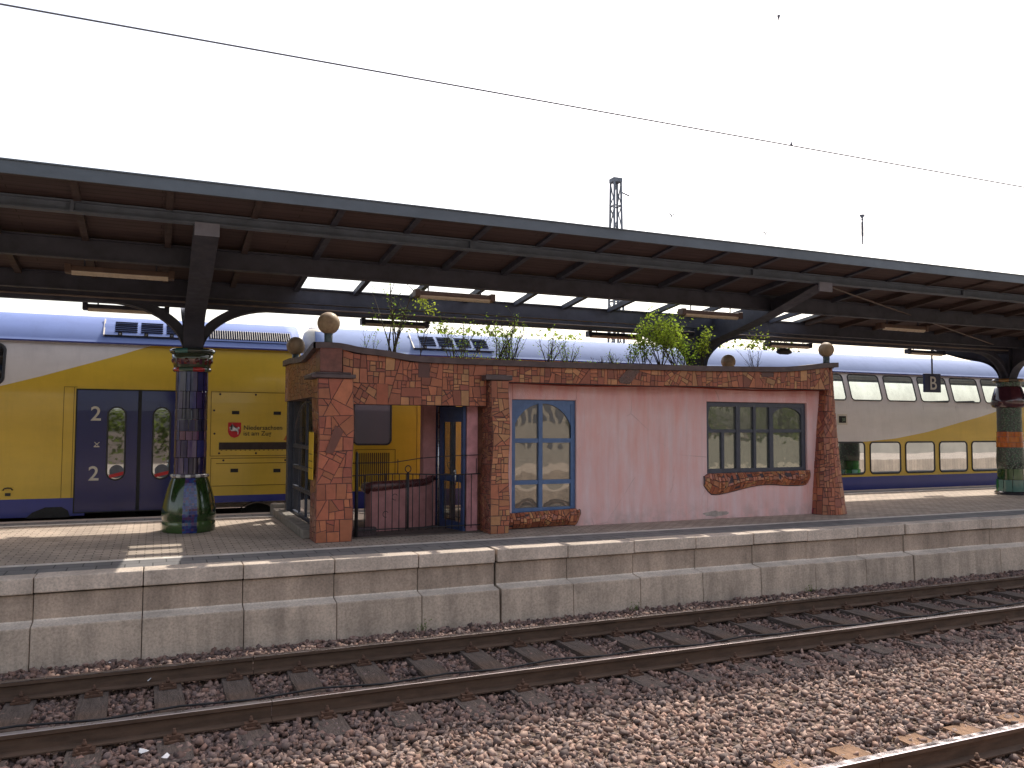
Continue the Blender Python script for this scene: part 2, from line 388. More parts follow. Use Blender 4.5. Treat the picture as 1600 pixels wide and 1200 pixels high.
# loose stones (one mesh, nobody could count them)
rng = np.random.default_rng(5)
def stones(name, n, region, zf, smin, smax, sink=.25):
    X, Y = region(n); n = len(X)
    pal = np.array([(.33,.225,.17),(.28,.19,.15),(.39,.28,.215),(.21,.155,.13),(.26,.205,.175),(.34,.22,.16),(.14,.105,.09),(.43,.32,.25)])
    vs, fs, cs = [], [], []; nvt = 0
    which = rng.integers(0, 18, n)
    for w_ in range(18):
        bm = bmesh.new(); q = rng.normal(size=(10,3)); q /= np.linalg.norm(q, axis=1)[:,None]; q *= rng.uniform(.75,1.1,(10,1))
        for p in q: bm.verts.new(p)
        r_ = bmesh.ops.convex_hull(bm, input=list(bm.verts))
        bmesh.ops.delete(bm, geom=[e for e in r_['geom_interior'] if isinstance(e, bmesh.types.BMVert)], context='VERTS')
        bmesh.ops.triangulate(bm, faces=list(bm.faces)); bmesh.ops.recalc_face_normals(bm, faces=list(bm.faces)); bm.verts.index_update()
        bv = np.array([v.co[:] for v in bm.verts]); bf = np.array([[v.index for v in f.verts] for f in bm.faces]); bm.free()
        idx = np.nonzero(which == w_)[0]; m = len(idx)
        S = rng.uniform(smin, smax, m)*rng.choice([.55, .8, 1, 1, 1.35], m)
        ax = rng.normal(size=(m,3)); ax /= np.linalg.norm(ax, axis=1)[:,None]; an = rng.uniform(0, 6.28, m)
        K = np.zeros((m,3,3)); K[:,0,1] = -ax[:,2]; K[:,0,2] = ax[:,1]; K[:,1,0] = ax[:,2]; K[:,1,2] = -ax[:,0]; K[:,2,0] = -ax[:,1]; K[:,2,1] = ax[:,0]
        Rm = np.eye(3)[None] + np.sin(an)[:,None,None]*K + (1-np.cos(an))[:,None,None]*(K@K)
        sca = rng.uniform(.5, .95, (m,3)); sca[:,0] = 1.1
        pts = bv[None]*sca[:,None,:]*S[:,None,None]; pts = np.einsum('nij,nkj->nki', Rm, pts)
        Zz = np.array([zf(y) for y in Y[idx]]) + S*rng.uniform(-sink, .75, m)
        pts += np.stack([X[idx], Y[idx], Zz], 1)[:,None,:]
        c = pal[rng.integers(0, len(pal), m)]*rng.uniform(.62, 1.05, (m,1))*np.array([.98,.94,.98])
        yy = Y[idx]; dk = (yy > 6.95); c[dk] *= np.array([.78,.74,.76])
        fc = np.repeat(c, len(bf), axis=0)
        vs.append(pts.reshape(-1,3)); fs.append((bf[None]+(np.arange(m)*len(bv))[:,None,None]).reshape(-1,3)+nvt); cs.append(fc); nvt += m*len(bv)
    V = np.concatenate(vs); F = np.concatenate(fs); C = np.concatenate(cs)
    me = bpy.data.meshes.new(name)
    me.vertices.add(len(V)); me.vertices.foreach_set('co', V.ravel().astype(np.float32))
    me.loops.add(F.size); me.loops.foreach_set('vertex_index', F.ravel().astype(np.int32))
    me.polygons.add(len(F)); me.polygons.foreach_set('loop_start', np.arange(0, F.size, 3, dtype=np.int32))
    me.update(calc_edges=True)
    c4 = np.ones((len(F), 4)); c4[:,:3] = C
    ca = me.color_attributes.new('Col', 'FLOAT_COLOR', 'CORNER')
    ca.data.foreach_set('color', np.repeat(c4, 3, axis=0).astype(np.float32).ravel())
    me.materials.append(M['ballast'])
    o = bpy.data.objects.new(name, me); COL.objects.link(o)
    return tag(o, 'loose reddish grey ballast stones between and beside the rails', 'gravel', kind='stuff')
def reg(n):
    # density falls with distance
    a = rng.uniform(0, 1, n); X = -2.6 + 20*a**1.1; Y = rng.uniform(3.9, 10.0, n)
    k = np.abs(X) < 40
    inside = (Y > 4.4) | (X > 2)
    return X[k & inside], Y[k & inside]
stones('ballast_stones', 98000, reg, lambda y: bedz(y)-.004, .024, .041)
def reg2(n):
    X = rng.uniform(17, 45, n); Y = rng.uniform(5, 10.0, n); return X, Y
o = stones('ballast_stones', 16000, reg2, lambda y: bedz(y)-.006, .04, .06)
o['label'] = 'distant ballast stones further along the track'

# ------------------------------------------------------------------ railway tracks
def rail_profile():
    return [(-.07,-.172),(.07,-.172),(.07,-.160),(.012,-.145),(.009,-.05),(.036,-.036),(.036,-.004),(.028,0),(-.028,0),(-.036,-.004),(-.036,-.036),(-.009,-.05),(-.012,-.145),(-.07,-.160)]
def rail(yc, x0, x1, parent, top):
    mb = MB(); P = rail_profile(); n = len(P)
    xs = np.arange(x0, x1+.1, 15.0); xs[-1] = x1
    for k in range(len(xs)-1):
        a, b = xs[k], xs[k+1]-.006
        for i in range(n):
            j = (i+1) % n
            mb.face([(a,yc+P[i][0],P[i][1]),(a,yc+P[j][0],P[j][1]),(b,yc+P[j][0],P[j][1]),(b,yc+P[i][0],P[i][1])], m=1 if i in (6,7,8) else 0)
        mb.face([(a,yc+p[0],p[1]) for p in P]); mb.face([(b,yc+p[0],p[1]) for p in reversed(P)])
    o = mb.build('rail', [M['rail_side'], top], parent, recalc=False)
    return o
def track(yc, x0, x1, label, top, smat, pitch, off, detail=True, length=2.66):
    root = empty('railway_track', (0, yc, -.17), label, 'railway track')
    rail(yc-.7535, x0, x1, root, top); rail(yc+.7535, x0, x1, root, top)
    # sleeper prototype at x=0
    mb = MB()
    L = length/2; w = .13
    rnd = random.Random(3)
    for seg in range(1):
        ysn = np.linspace(-L, L, 14)
        top_pts = [[(-w + rnd.uniform(-.006,.006), y, -.176), (-w*.35, y, -.176+rnd.uniform(-.008,0)), (w*.3, y, -.176+rnd.uniform(-.008,0)), (w + rnd.uniform(-.006,.006), y, -.176)] for y in ysn]
        for i in range(13):
            for k in range(3):
                mb.face([top_pts[i][k], top_pts[i][k+1], top_pts[i+1][k+1], top_pts[i+1][k]])
            mb.face([top_pts[i][0], top_pts[i+1][0], (-w, ysn[i+1], -.33), (-w, ysn[i], -.33)])
            mb.face([top_pts[i+1][3], top_pts[i][3], (w, ysn[i], -.33), (w, ysn[i+1], -.33)])
        for i in (0, 13):
            mb.face([top_pts[i][0], top_pts[i][1], top_pts[i][2], top_pts[i][3], (w, ysn[i], -.33), (-w, ysn[i], -.33)])
    s0 = mb.build('sleeper', smat, None, merge=True); s0.parent = root
    fast = []
    if detail:
        for yy in (-.7535, .7535):
            f = MB()
            f.box((-.08, yy-.18, -.178), (.08, yy+.18, -.160))
            for sg in (-1, 1):
                f.box((-.055, yy+sg*.115-.03, -.160), (.055, yy+sg*.115+.03, -.128))
                f.lathe(0, yy+sg*.11, [(.019,-.13),(.019,-.10),(.011,-.098),(.011,-.078)], 8)
                for xx in (-.055, .055): f.lathe(xx, yy+sg*.155, [(.016,-.162),(.016,-.142),(.009,-.14)], 6)
            fo = f.build('rail_fastener', M['iron_rust'], None); fo.parent = s0; fast.append(fo)
    x = off; first = True
    n = 0; rr = random.Random(8)
    while x < x1 and n < 98:
        if first: s = s0; first = False
        else:
            s = s0.copy(); COL.objects.link(s); s.parent = root
            if x < 22:
                for fo in fast:
                    c = fo.copy(); COL.objects.link(c); c.parent = s
        s.location = (x + rr.uniform(-.025,.025), rr.uniform(-.05,.05), .17 + rr.uniform(-.008, .004))
        s.rotation_euler.z = rr.uniform(-.02,.02)
        x += pitch; n += 1
    return root
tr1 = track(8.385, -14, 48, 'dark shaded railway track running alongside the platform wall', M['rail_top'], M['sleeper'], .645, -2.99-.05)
mb = MB(); pts = []
for i in range(90):
    x = -12 + i*.645; pts.append((x, 8.25+.02*math.sin(i*1.3), -.145 + (.0 if i % 2 else -.03)))
mb.tube(pts, .011, 6); mb.build('cable', M['black'], tr1)
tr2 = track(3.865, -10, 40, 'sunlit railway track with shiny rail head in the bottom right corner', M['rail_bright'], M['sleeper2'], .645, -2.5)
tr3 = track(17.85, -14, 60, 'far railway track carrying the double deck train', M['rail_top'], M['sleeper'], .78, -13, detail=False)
for (x, y, s) in ((-.0, 9.14, .035), (-.39, 10.0-.1, .025), (-.03, 7.174, .05), (.12, 7.0, .035)):
    mb = MB()
    rr = random.Random(int(x*100)+7); pts = []
    for k in range(6):
        a = k*math.pi/3; pts.append((x+s*math.cos(a)*rr.uniform(.6,1.3), y+s*math.sin(a)*rr.uniform(.6,1.3), -.135+rr.uniform(0,.03)))
    c = (x, y, -.11)
    for k in range(6): mb.face([c, pts[k], pts[(k+1) % 6]], sm=False)
    o = mb.build('paper_scrap', M['paper'])
    tag(o, {0: 'crumpled white scrap lying by the far rail between two sleepers', 1: 'tiny white scrap at the foot of the platform wall', 2: 'larger crumpled white litter in front of the nearer rail at bottom left', 3: 'small white litter just right of the larger crumpled litter'}[[(-.0),( -.39),(-.03),(.12)].index(x)], 'litter')

# ------------------------------------------------------------------ platform (structure)
YE, YF = 10.2, 16.22
plat = empty('platform', (0, 13, 0)); tag(plat, kind='structure')
mb = MB(); X0, X1 = -20, 62
mb.face([(X0,10.5,ZP),(X1,10.5,ZP),(X1,15.9,ZP),(X0,15.9,ZP)]); mb.build('paving', M['paving'], plat)
mb = MB(); mb.face([(X0,10.5,ZP+.004),(X1,10.5,ZP+.004),(X1,11.06,ZP+.004),(X0,11.06,ZP+.004)])
mb.face([(X0,15.5,ZP+.004),(X1,15.5,ZP+.004),(X1,15.9,ZP+.004),(X0,15.9,ZP+.004)]); mb.build('edge_paving', M['paving_edge'], plat)
mb = MB(); mb.face([(X0,11.06,ZP+.006),(X1,11.06,ZP+.006),(X1,11.19,ZP+.006),(X0,11.19,ZP+.006)]); mb.face([(X0,15.32,ZP+.006),(X1,15.32,ZP+.006),(X1,15.5,ZP+.006),(X0,15.5,ZP+.006)])
mb.build('white_line', M['white_line'], plat)
mb = MB(); mb.box((X0,15.9,-.3),(X1,YF,ZP)); mb.build('coping_stone', M['coping'], plat)
mb = MB(); mb.box((X0,10.30,-.3),(X1,15.95,ZP-.02)); mb.build('platform_core', M['joint'], plat)
P0 = -.095; DX = 1.077
J0 = P0 - 3*DX
wide = {3: .03}
def panel(i, g0, g1):
    x0 = J0+i*DX; x1 = x0+DX
    rr = random.Random(i*7+1)
    dz = rr.uniform(-.006, .006); dy = rr.uniform(-.008, .008)
    cp = MB(); cp.box((x0+g0, YE+dy, ZP-.165+dz), (x1-g1, 10.5-.002, ZP+dz+.008)); c = cp.build('coping_stone', M['coping'], plat, bevel=.012)
    pn = MB()
    prof = [(10.245+dy, ZP-.180), (10.245+dy, .330+dz), (10.235+dy, .315+dz), (10.055+dy, .292+dz), (10.045+dy, .278+dz), (10.02+dy, -.34), (10.45, -.34), (10.45, ZP-.180)]
    xa, xb = x0+g0*.8, x0+DX-g1*.8
    for q in range(len(prof)):
        (y0_, z0_), (y1_, z1_) = prof[q], prof[(q+1) % len(prof)]
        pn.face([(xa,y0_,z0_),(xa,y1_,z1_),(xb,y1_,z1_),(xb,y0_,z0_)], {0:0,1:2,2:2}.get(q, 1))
    pn.face([(xa,y,z) for (y,z) in prof], 1); pn.face([(xb,y,z) for (y,z) in reversed(prof)], 1)
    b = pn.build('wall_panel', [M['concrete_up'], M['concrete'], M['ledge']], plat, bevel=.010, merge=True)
for i in range(46):
    g0 = .018 if i % 7 == 0 else .005; g1 = .018 if i % 7 == 6 else .005
    panel(i, g0, g1)
# island platform the photographer stands on
own = MB(); own.box((-40,-5,-.4),(70,2.15,ZP)); o = own.build('near_platform', M['paving']); tag(o, kind='structure')

# ------------------------------------------------------------------ canopy columns
CX = [.5, 10.15, 19.62]
CY = 13.85
def hsv(r): return r
def steel_head(root, cx, zcap):
    # post, two long curved arms across the platform, two curved braces along it
    mb = MB()
    mb.box((cx-.13, CY-.13, zcap), (cx+.13, CY+.13, 4.52))
    mb.build('post', M['steel'], root, bevel=.01)
    for sg in (-1, 1):
        if sg < 0: under = [(.12,zcap+.02),(.20,3.85),(.36,4.02),(.62,4.13),(1.0,4.19),(2.1,4.40),(3.50,4.80)]
        else: under = [(.12,zcap+.02),(.20,3.85),(.36,4.02),(.62,4.13),(1.0,4.2),(1.5,4.36),(2.05,4.54)]
        topz = (lambda d: 4.52 + .1*d) if sg < 0 else (lambda d: 4.52+.07*d)
        # smooth under-curve
        U = []
        for i in range(len(under)-1):
            for k in range(4):
                f = k/4; U.append((under[i][0]*(1-f)+under[i+1][0]*f, under[i][1]*(1-f)+under[i+1][1]*f))
        U.append(under[-1])
        for _ in range(3):
            U = [U[0]]+[((U[i-1][0]+U[i][0]*2+U[i+1][0])/4, (U[i-1][1]+U[i][1]*2+U[i+1][1])/4) for i in range(1, len(U)-1)]+[U[-1]]
        mb = MB()
        for i in range(len(U)-1):
            (d0, z0), (d1, z1) = U[i], U[i+1]
            y0, y1 = CY+sg*d0, CY+sg*d1
            hw = .15
            # bottom flange
            mb.face([(cx-hw,y0,z0),(cx+hw,y0,z0),(cx+hw,y1,z1),(cx-hw,y1,z1)], sm=True)
            mb.face([(cx-hw,y0,z0+.02),(cx+hw,y0,z0+.02),(cx+hw,y1,z1+.02),(cx-hw,y1,z1+.02)], sm=True)
            for s2 in (-1, 1): mb.face([(cx+s2*hw,y0,z0),(cx+s2*hw,y1,z1),(cx+s2*hw,y1,z1+.02),(cx+s2*hw,y0,z0+.02)])
            for s2 in (-.02, .02): mb.face([(cx+s2,y0,z0+.01),(cx+s2,y1,z1+.01),(cx+s2,y1,max(z1+.02,topz(d1))),(cx+s2,y0,max(z0+.02,topz(d0)))])
        (d0, z0) = U[-1]; y = CY+sg*d0
        mb.face([(cx-hw,y,z0),(cx+hw,y,z0),(cx+hw,y,z0+.02),(cx-hw,y,z0+.02)])
        mb.box((cx-.02, y-.001, z0), (cx+.02, y+.001, topz(d0)))
        mb.build('cross_arm', M['steel'], root)
    for sg in (-1, 1):
        mb = MB(); outer = []; inner = []
        for k in range(15):
            a = math.pi/2*k/14
            outer.append((cx+sg*(.12+1.12*(1-math.cos(a))**1.05), zcap-.12+(4.30-zcap+.12)*math.sin(a)**1.0))
            inner.append((cx+sg*(.12+.52*(1-math.cos(a*.9))), zcap+.30+(4.30-zcap-.30)*(k/14)))
        for k in range(14):
            p, q, r_, t_ = outer[k], outer[k+1], inner[k+1], inner[k]
            mb.prism([(p[0],CY-.05,p[1]),(q[0],CY-.05,q[1]),(r_[0],CY-.05,r_[1]),(t_[0],CY-.05,t_[1])], (0,.10,0))
            mb.face([(p[0],CY-.11,p[1]),(q[0],CY-.11,q[1]),(q[0],CY+.11,q[1]),(p[0],CY+.11,p[1])], sm=True)
            mb.face([(p[0],CY-.11,p[1]+.02),(q[0],CY-.11,q[1]+.02),(q[0],CY+.11,q[1]+.02),(p[0],CY+.11,p[1]+.02)], sm=True)
            mb.face([(p[0],CY-.11,p[1]),(q[0],CY-.11,q[1]),(q[0],CY-.11,q[1]+.02),(p[0],CY-.11,p[1]+.02)])
        mb.build('brace', M['steel'], root)
    if True:
        mb = MB(); mb.box((cx-.14, 10.285, 4.69), (cx+.14, 10.31, 4.845))
        mb.build('bracket_plate', M['plate'], root)
def ring(mb, cx, z, rr, tr, m=0, n=40, cf=None, sq=1):
    N = 48
    for k in range(N):
        a0 = 2*math.pi*k/N; a1 = 2*math.pi*(k+1)/N
        c = cf(k/N) if cf else (1,1,1)
        q = 10
        for j in range(q):
            b0 = 2*math.pi*j/q; b1 = 2*math.pi*(j+1)/q
            def P(a, b): return (cx+(rr+tr*math.cos(b))*math.cos(a), CY+(rr+tr*math.cos(b))*math.sin(a), z+tr*sq*math.sin(b))
            mb.face([P(a0,b0),P(a1,b0),P(a1,b1),P(a0,b1)], m, c, True)
def tiled_cyl(mb, cx, rows, colf, gap=.05, m=1):
    """rows: (z0,z1,r0,r1,ncols); tiles stand 5 mm proud of a dark core"""
    for ri, (z0, z1, r0, r1, n) in enumerate(rows):
        ph = random.uniform(0, 1)
        edges = [0]
        while edges[-1] < n-1e-6: edges.append(min(n, edges[-1]+random.choice([.7,1,1,1.4])))
        for e in range(len(edges)-1):
            a0 = 2*math.pi*(edges[e]+ph+gap)/n; a1 = 2*math.pi*(edges[e+1]+ph-gap)/n
            c = colf(ri, z0, (a0+a1)/2)
            zz0, zz1 = z0+.004, z1-.004
            sub = max(1, int((a1-a0)/.18)+1)
            for s in range(sub):
                b0 = a0+(a1-a0)*s/sub; b1 = a0+(a1-a0)*(s+1)/sub
                P = lambda r, a, z: (cx+r*math.cos(a), CY+r*math.sin(a), z)
                mb.face([P(r0,b0,zz0),P(r0,b1,zz0),P(r1,b1,zz1),P(r1,b0,zz1)], m, c)
# column 1 : green bulb foot, blue tiles
def column_blue():
    cx = CX[0]
    root = empty('canopy_column', (cx, CY, ZP), 'blue tiled canopy column with bulging green glazed foot, left of the shelter', 'column', 'ceramic clad canopy columns')
    random.seed(4)
    prof = [(.385,ZP),(.395,.80),(.395,.93),(.385,.96),(.40,1.0),(.405,1.06),(.395,1.16),(.37,1.28),(.335,1.42),(.30,1.53),(.27,1.60),(.25,1.63)]
    def cf(i, k):
        a = 2*math.pi*(k+.5)/48
        # blue mosaic stripe facing the tracks
        d = math.degrees((a - (-math.pi/2) + math.pi) % (2*math.pi) - math.pi)
        if abs(d-0) < 17: return random.choice([(.03,.04,.22),(.05,.06,.30),(.10,.05,.16),(.03,.10,.30)])
        if i < 3: return (.045,.09,.025)
        return random.choice([(.020,.050,.012),(.024,.055,.013),(.022,.045,.012)])
    mb = MB(); mb.lathe(cx, CY, prof, 48, 0, True, cf)
    base = mb.build('base', M['glaze'], root, col=True, merge=True)
    mb = MB()
    for row in range(18):                                 # little blue tesserae in the stripe
        z = .82+row*.043
        r = np.interp(z, [p[1] for p in prof], [p[0] for p in prof])+.004
        for k in range(5):
            a = -math.pi/2 + R(-13+k*6.3+random.uniform(-1,1))
            w = R(2.7); P = lambda aa, zz: (cx+(np.interp(zz, [p[1] for p in prof], [p[0] for p in prof])+.005)*math.cos(aa), CY+(np.interp(zz, [p[1] for p in prof], [p[0] for p in prof])+.005)*math.sin(aa), zz)
            c = random.choice([(.02,.03,.17),(.035,.05,.25),(.07,.03,.13),(.02,.07,.20),(.09,.04,.10),(.01,.015,.1)])
            mb.face([P(a-w,z),P(a+w,z),P(a+w,z+.036),P(a-w,z+.036)], 0, c)
    mb.build('mosaic_stripe', M['glaze_tile'], base, col=True)
    mb = MB(); ring(mb, cx, 1.645, .265, .028, cf=lambda f: (.6,.6,.6) if int(f*24) % 2 else (.15,.13,.15)); mb.build('collar_ring', M['glaze'], root, col=True, merge=True)
    mb = MB(); mb.lathe(cx, CY, [(.232,1.64),(.236,3.28)], 40, 0, True, lambda i, k: (.02,.015,.03))
    zs = [1.66,1.93,2.20,2.34,2.52,2.69,2.96,3.27]
    rows = [(zs[i], zs[i+1], .243, .241, 15) for i in range(7)]
    def colf(ri, z, a):
        if ri in (1, 2) and random.random() < .45: return random.choice([(.12,.05,.11),(.15,.055,.10),(.07,.04,.13)])
        if ri == 6: return random.choice([(.025,.03,.11),(.04,.05,.16),(.02,.02,.09)])
        return random.choice([(.018,.018,.10),(.03,.03,.15),(.02,.015,.07),(.045,.03,.11),(.014,.014,.05)])
    tiled_cyl(mb, cx, rows, colf)
    mb.build('shaft', [M['glaze'], M['glaze_tile']], root, col=True)
    mb = MB(); ring(mb, cx, 3.30, .255, .035, cf=lambda f: (.38,.02,.02) if int(f*9+.4) % 2 else (.05,.09,.06)); mb.build('red_ring', M['glaze'], root, col=True, merge=True)
    mb = MB(); mb.lathe(cx, CY, [(.262,3.31),(.285,3.38),(.30,3.46),(.305,3.56)], 40, 0, True, lambda i, k: random.choice([(.09,.03,.03),(.16,.02,.02),(.05,.06,.03),(.07,.02,.05)]) if i == 1 else (.05,.06,.035))
    cap = mb.build('capital', M['glaze'], root, col=True)
    for k in range(12):
        a = 2*math.pi*k/12+.2; b = MB(); b.sphere((cx+.275*math.cos(a), CY+.275*math.sin(a), 3.44), .042, 12)
        for q in range(len(b.c)): b.c[q] = (.09,.012,.014)
        b.build('boss', M['glaze'], cap, col=True)
    mb = MB(); ring(mb, cx, 3.59, .30, .04, cf=lambda f: (.04,.16,.15) if int(f*10) % 3 == 0 else (.03,.04,.03)); mb.build('top_ring', M['glaze'], root, col=True, merge=True)
    steel_head(root, cx, 3.58)
column_blue()
def column_green():
    cx = CX[2]
    root = empty('canopy_column', (cx, CY, ZP), 'green pebble mosaic canopy column with orange tile band at the right edge', 'column', 'ceramic clad canopy columns')
    random.seed(9)
    mb = MB(); mb.lathe(cx, CY, [(.36,ZP),(.37,.84),(.34,.86)], 32, 0, False, lambda i, k: (.03,.03,.04)); mb.build('base', M['glaze'], root, col=True)
    mb = MB(); mb.lathe(cx, CY, [(.29,.86),(.29,1.42)], 32, 0, True, lambda i, k: (.02,.03,.02))
    tiled_cyl(mb, cx, [(.86,1.15,.325,.325,10),(1.15,1.42,.295,.292,10)], lambda ri, z, a: random.choice([(.09,.20,.17),(.12,.24,.20),(.03,.16,.04)]) if ri == 0 else random.choice([(.018,.075,.018),(.025,.095,.025),(.012,.055,.015)]), .03)
    mb.build('plinth', [M['glaze'], M['glaze_tile']], root, col=True)
    mb = MB(); mb.lathe(cx, CY, [(.295,1.42),(.305,1.65),(.29,1.95),(.275,2.35),(.27,2.7),(.275,3.0),(.265,3.5),(.265,3.6)], 40, 0, True, lambda i, k: (.05,.055,.05))
    for k in range(3600):
        z = random.uniform(1.43, 3.58)
        if 1.94 < z < 2.34: continue
        a = random.uniform(math.pi, 2*math.pi) if random.random() < .8 else random.uniform(0, math.pi)
        r = np.interp(z, [1.42,1.65,1.95,2.35,2.7,3.0,3.6], [.295,.305,.29,.275,.27,.275,.265])+.006
        s = random.uniform(.010,.018); c = random.choice([(.10,.18,.11),(.05,.12,.07),(.13,.17,.12),(.03,.06,.05),(.06,.15,.08),(.16,.18,.15),(.08,.12,.08)])
        t0 = random.uniform(0, 1.5)
        mb.face([(cx+r*math.cos(a)-math.sin(a)*s*math.cos(t0+q*1.257), CY+r*math.sin(a)+math.cos(a)*s*math.cos(t0+q*1.257), z+s*math.sin(t0+q*1.257)) for q in range(5)], 0, c)
    mb.build('shaft', M['pebble'], root, col=True)
    mb = MB(); tiled_cyl(mb, cx, [(1.95,2.08,.300,.298,11),(2.08,2.21,.296,.293,11),(2.21,2.34,.291,.288,11)], lambda ri, z, a: random.choice([(.50,.12,.015),(.58,.16,.02),(.44,.10,.02)]), .02, 0)
    mb.build('orange_band', M['glaze_tile'], root, col=True)
    mb = MB(); mb.lathe(cx, CY, [(.28,2.93),(.36,2.95),(.40,3.02),(.385,3.14),(.345,3.28),(.30,3.42),(.275,3.47)], 48, 0, True, lambda i, k: [(.06,.018,.03),(.08,.02,.03),(.035,.018,.04),(.05,.03,.04)][(k//6) % 4])
    mb.build('capital', M['glaze'], root, col=True, merge=True)
    mb = MB(); ring(mb, cx, 3.62, .315, .04, cf=lambda f: (.28,.14,.04) if int(f*10) % 2 else (.08,.07,.05)); mb.build('top_ring', M['glaze'], root, col=True, merge=True)
    steel_head(root, cx, 3.62)
column_green()
def column_mid():
    cx = CX[1]
    root = empty('canopy_column', (cx, CY, 3.4), 'dark steel canopy column rising behind the parapet out of the shelter roof', 'column', 'ceramic clad canopy columns')
    mb = MB(); mb.lathe(cx, CY, [(.2,3.38),(.2,3.62)], 24); mb.build('shaft', M['steel'], root)
    steel_head(root, cx, 3.58)
column_mid()

# ------------------------------------------------------------------ canopy
can = empty('platform_canopy', (10, 13.5, 4.5), 'long dark steel platform canopy with brown boarded soffit and roof glazing', 'canopy')
CX0, CX1 = -14, 50
YN, YFAR = 9.3, 15.75
def zb(y):
    return 5.05-.115*(y-9.7) if y < 13.85 else 4.573+.09*(y-13.85)
def slab(mb, x0, x1, y0, y1):
    z0, z1 = zb(y0), zb(y1)
    P = [(x0,y0,z0),(x1,y0,z0),(x1,y1,z1),(x0,y1,z1)]
    mb.face(list(reversed(P))); T = [(p[0],p[1],p[2]+.06) for p in P]; mb.face(T, 1)
    for i in range(4):
        j = (i+1) % 4; mb.face([P[i],P[j],T[j],T[i]], 1)
GX0, GX1 = 1.99, 12.35
mb = MB()
slab(mb, CX0, CX1, YN+.35, 11.68); slab(mb, CX0, CX1, 14.35, YFAR-.05)
slab(mb, CX0, GX0, 11.68, 13.84); slab(mb, GX1, CX1, 11.68, 13.84)
slab(mb, CX0, GX0, 13.86, 14.35); slab(mb, GX1, CX1, 13.86, 14.35)
mb.face([(CX0,YN,5.03),(CX1,YN,5.03),(CX1,YN+.35,zb(YN+.35)),(CX0,YN+.35,zb(YN+.35))])
mb.build('roof_boards', [M['boards'], M['roofing']], can)
gp = []
x = GX0; i = 0
while x < GX1-.1:
    for (y0, y1) in ((11.68,13.3),(13.3,13.84),(13.86,14.35)):
        if random.Random(int(x*10)+int(y0)).random() < .0: continue
        mb = MB(); a, b = x+.04, min(x+.955, GX1)-.04
        mb.face([(a,y0,zb(y0)+.05),(b,y0,zb(y0)+.05),(b,y1,zb(y1)+.05),(a,y1,zb(y1)+.05)]); mb.build('glass_pane', M['roof_glass'], can)
    x += .955
mb = MB(); mb.box((CX0,YN-.03,4.914),(CX1,YN,5.045)); mb.box((CX0,YN-.042,5.045),(CX1,YN+.3,5.06)); mb.build('fascia', M['fascia'], can)
mb = MB(); mb.box((CX0,YFAR-.03,4.60),(CX1,YFAR,4.82)); mb.build('fascia', M['fascia'], can)
def ibeam(name, y, z0, z1, w, mat, tf=.02):
    mb = MB(); mb.box((CX0,y-w/2,z0),(CX1,y+w/2,z0+tf)); mb.box((CX0,y-w/2,z1-tf),(CX1,y+w/2,z1)); mb.box((CX0,y-.012,z0+tf),(CX1,y+.012,z1-tf))
    return mb.build(name, mat, can)
b = ibeam('edge_beam', 10.36, 4.83, 4.965, .13, M['steel_blue'])
for xx in [-.93+ 4.8*k for k in range(-2, 9)]:
    mb = MB(); mb.box((xx-.02,10.30,4.85),(xx+.02,10.34,4.945)); mb.build('stiffener', M['steel_blue'], b)
ibeam('purlin', 11.6, 4.53, 4.80, .12, M['steel'])
ibeam('purlin', 13.3, 4.38, 4.634, .12, M['steel'])
ibeam('purlin', 14.62, 4.42, 4.62, .12, M['steel'])
mb = MB(); mb.box((CX0,CY-.07,4.29),(CX1,CY+.07,4.50)); mb.build('valley_girder', M['steel'], can, bevel=.01)
mb = MB(); mb.box((CX0,15.55,4.58),(CX1,15.71,4.71)); mb.build('gutter', M['steel'], can)
for (y, z, r) in ((13.74,4.36,.016),(14.3,4.40,.02),(15.3,4.56,.018)):
    mb = MB(); mb.tube([(CX0,y,z),(CX1,y,z)], r, 8); mb.build('conduit', M['conduit'], can)
# rafters
x = GX0 - 16*.955; n = 0
while x < 44 and n < 62:
    mb = MB()
    for (y0, y1) in ((YN+.4,10.28),(10.44,11.53),(11.67,13.23),(13.37,13.76),(13.95,14.55),(14.7,15.55)):
        dep = .08 if y0 > 10 else .03
        z0, z1 = zb(y0)-.004, zb(y1)-.004
        if 13.3 < y0 < 14: dep = .06
        mb.prism([(x-.04,y0,z0),(x-.04,y1,z1),(x-.04,y1,z1-dep),(x-.04,y0,z0-dep)], (.08,0,0))
    mb.build('rafter', M['rafter'] if not (GX0-.1 < x < GX1) else M['steel'], can, recalc=True)
    x += .955; n += 1
for k in range(2, 6):
    xa = .5+9.58*(k-1)
    mb = MB(); mb.bar((xa+.2,10.42,4.82),(xa+8.2,13.25,4.42),.035,.012); mb.build('tie_rod', M['conduit'], can)
for k in range(5):
    xa = .5+9.58*(k-1)
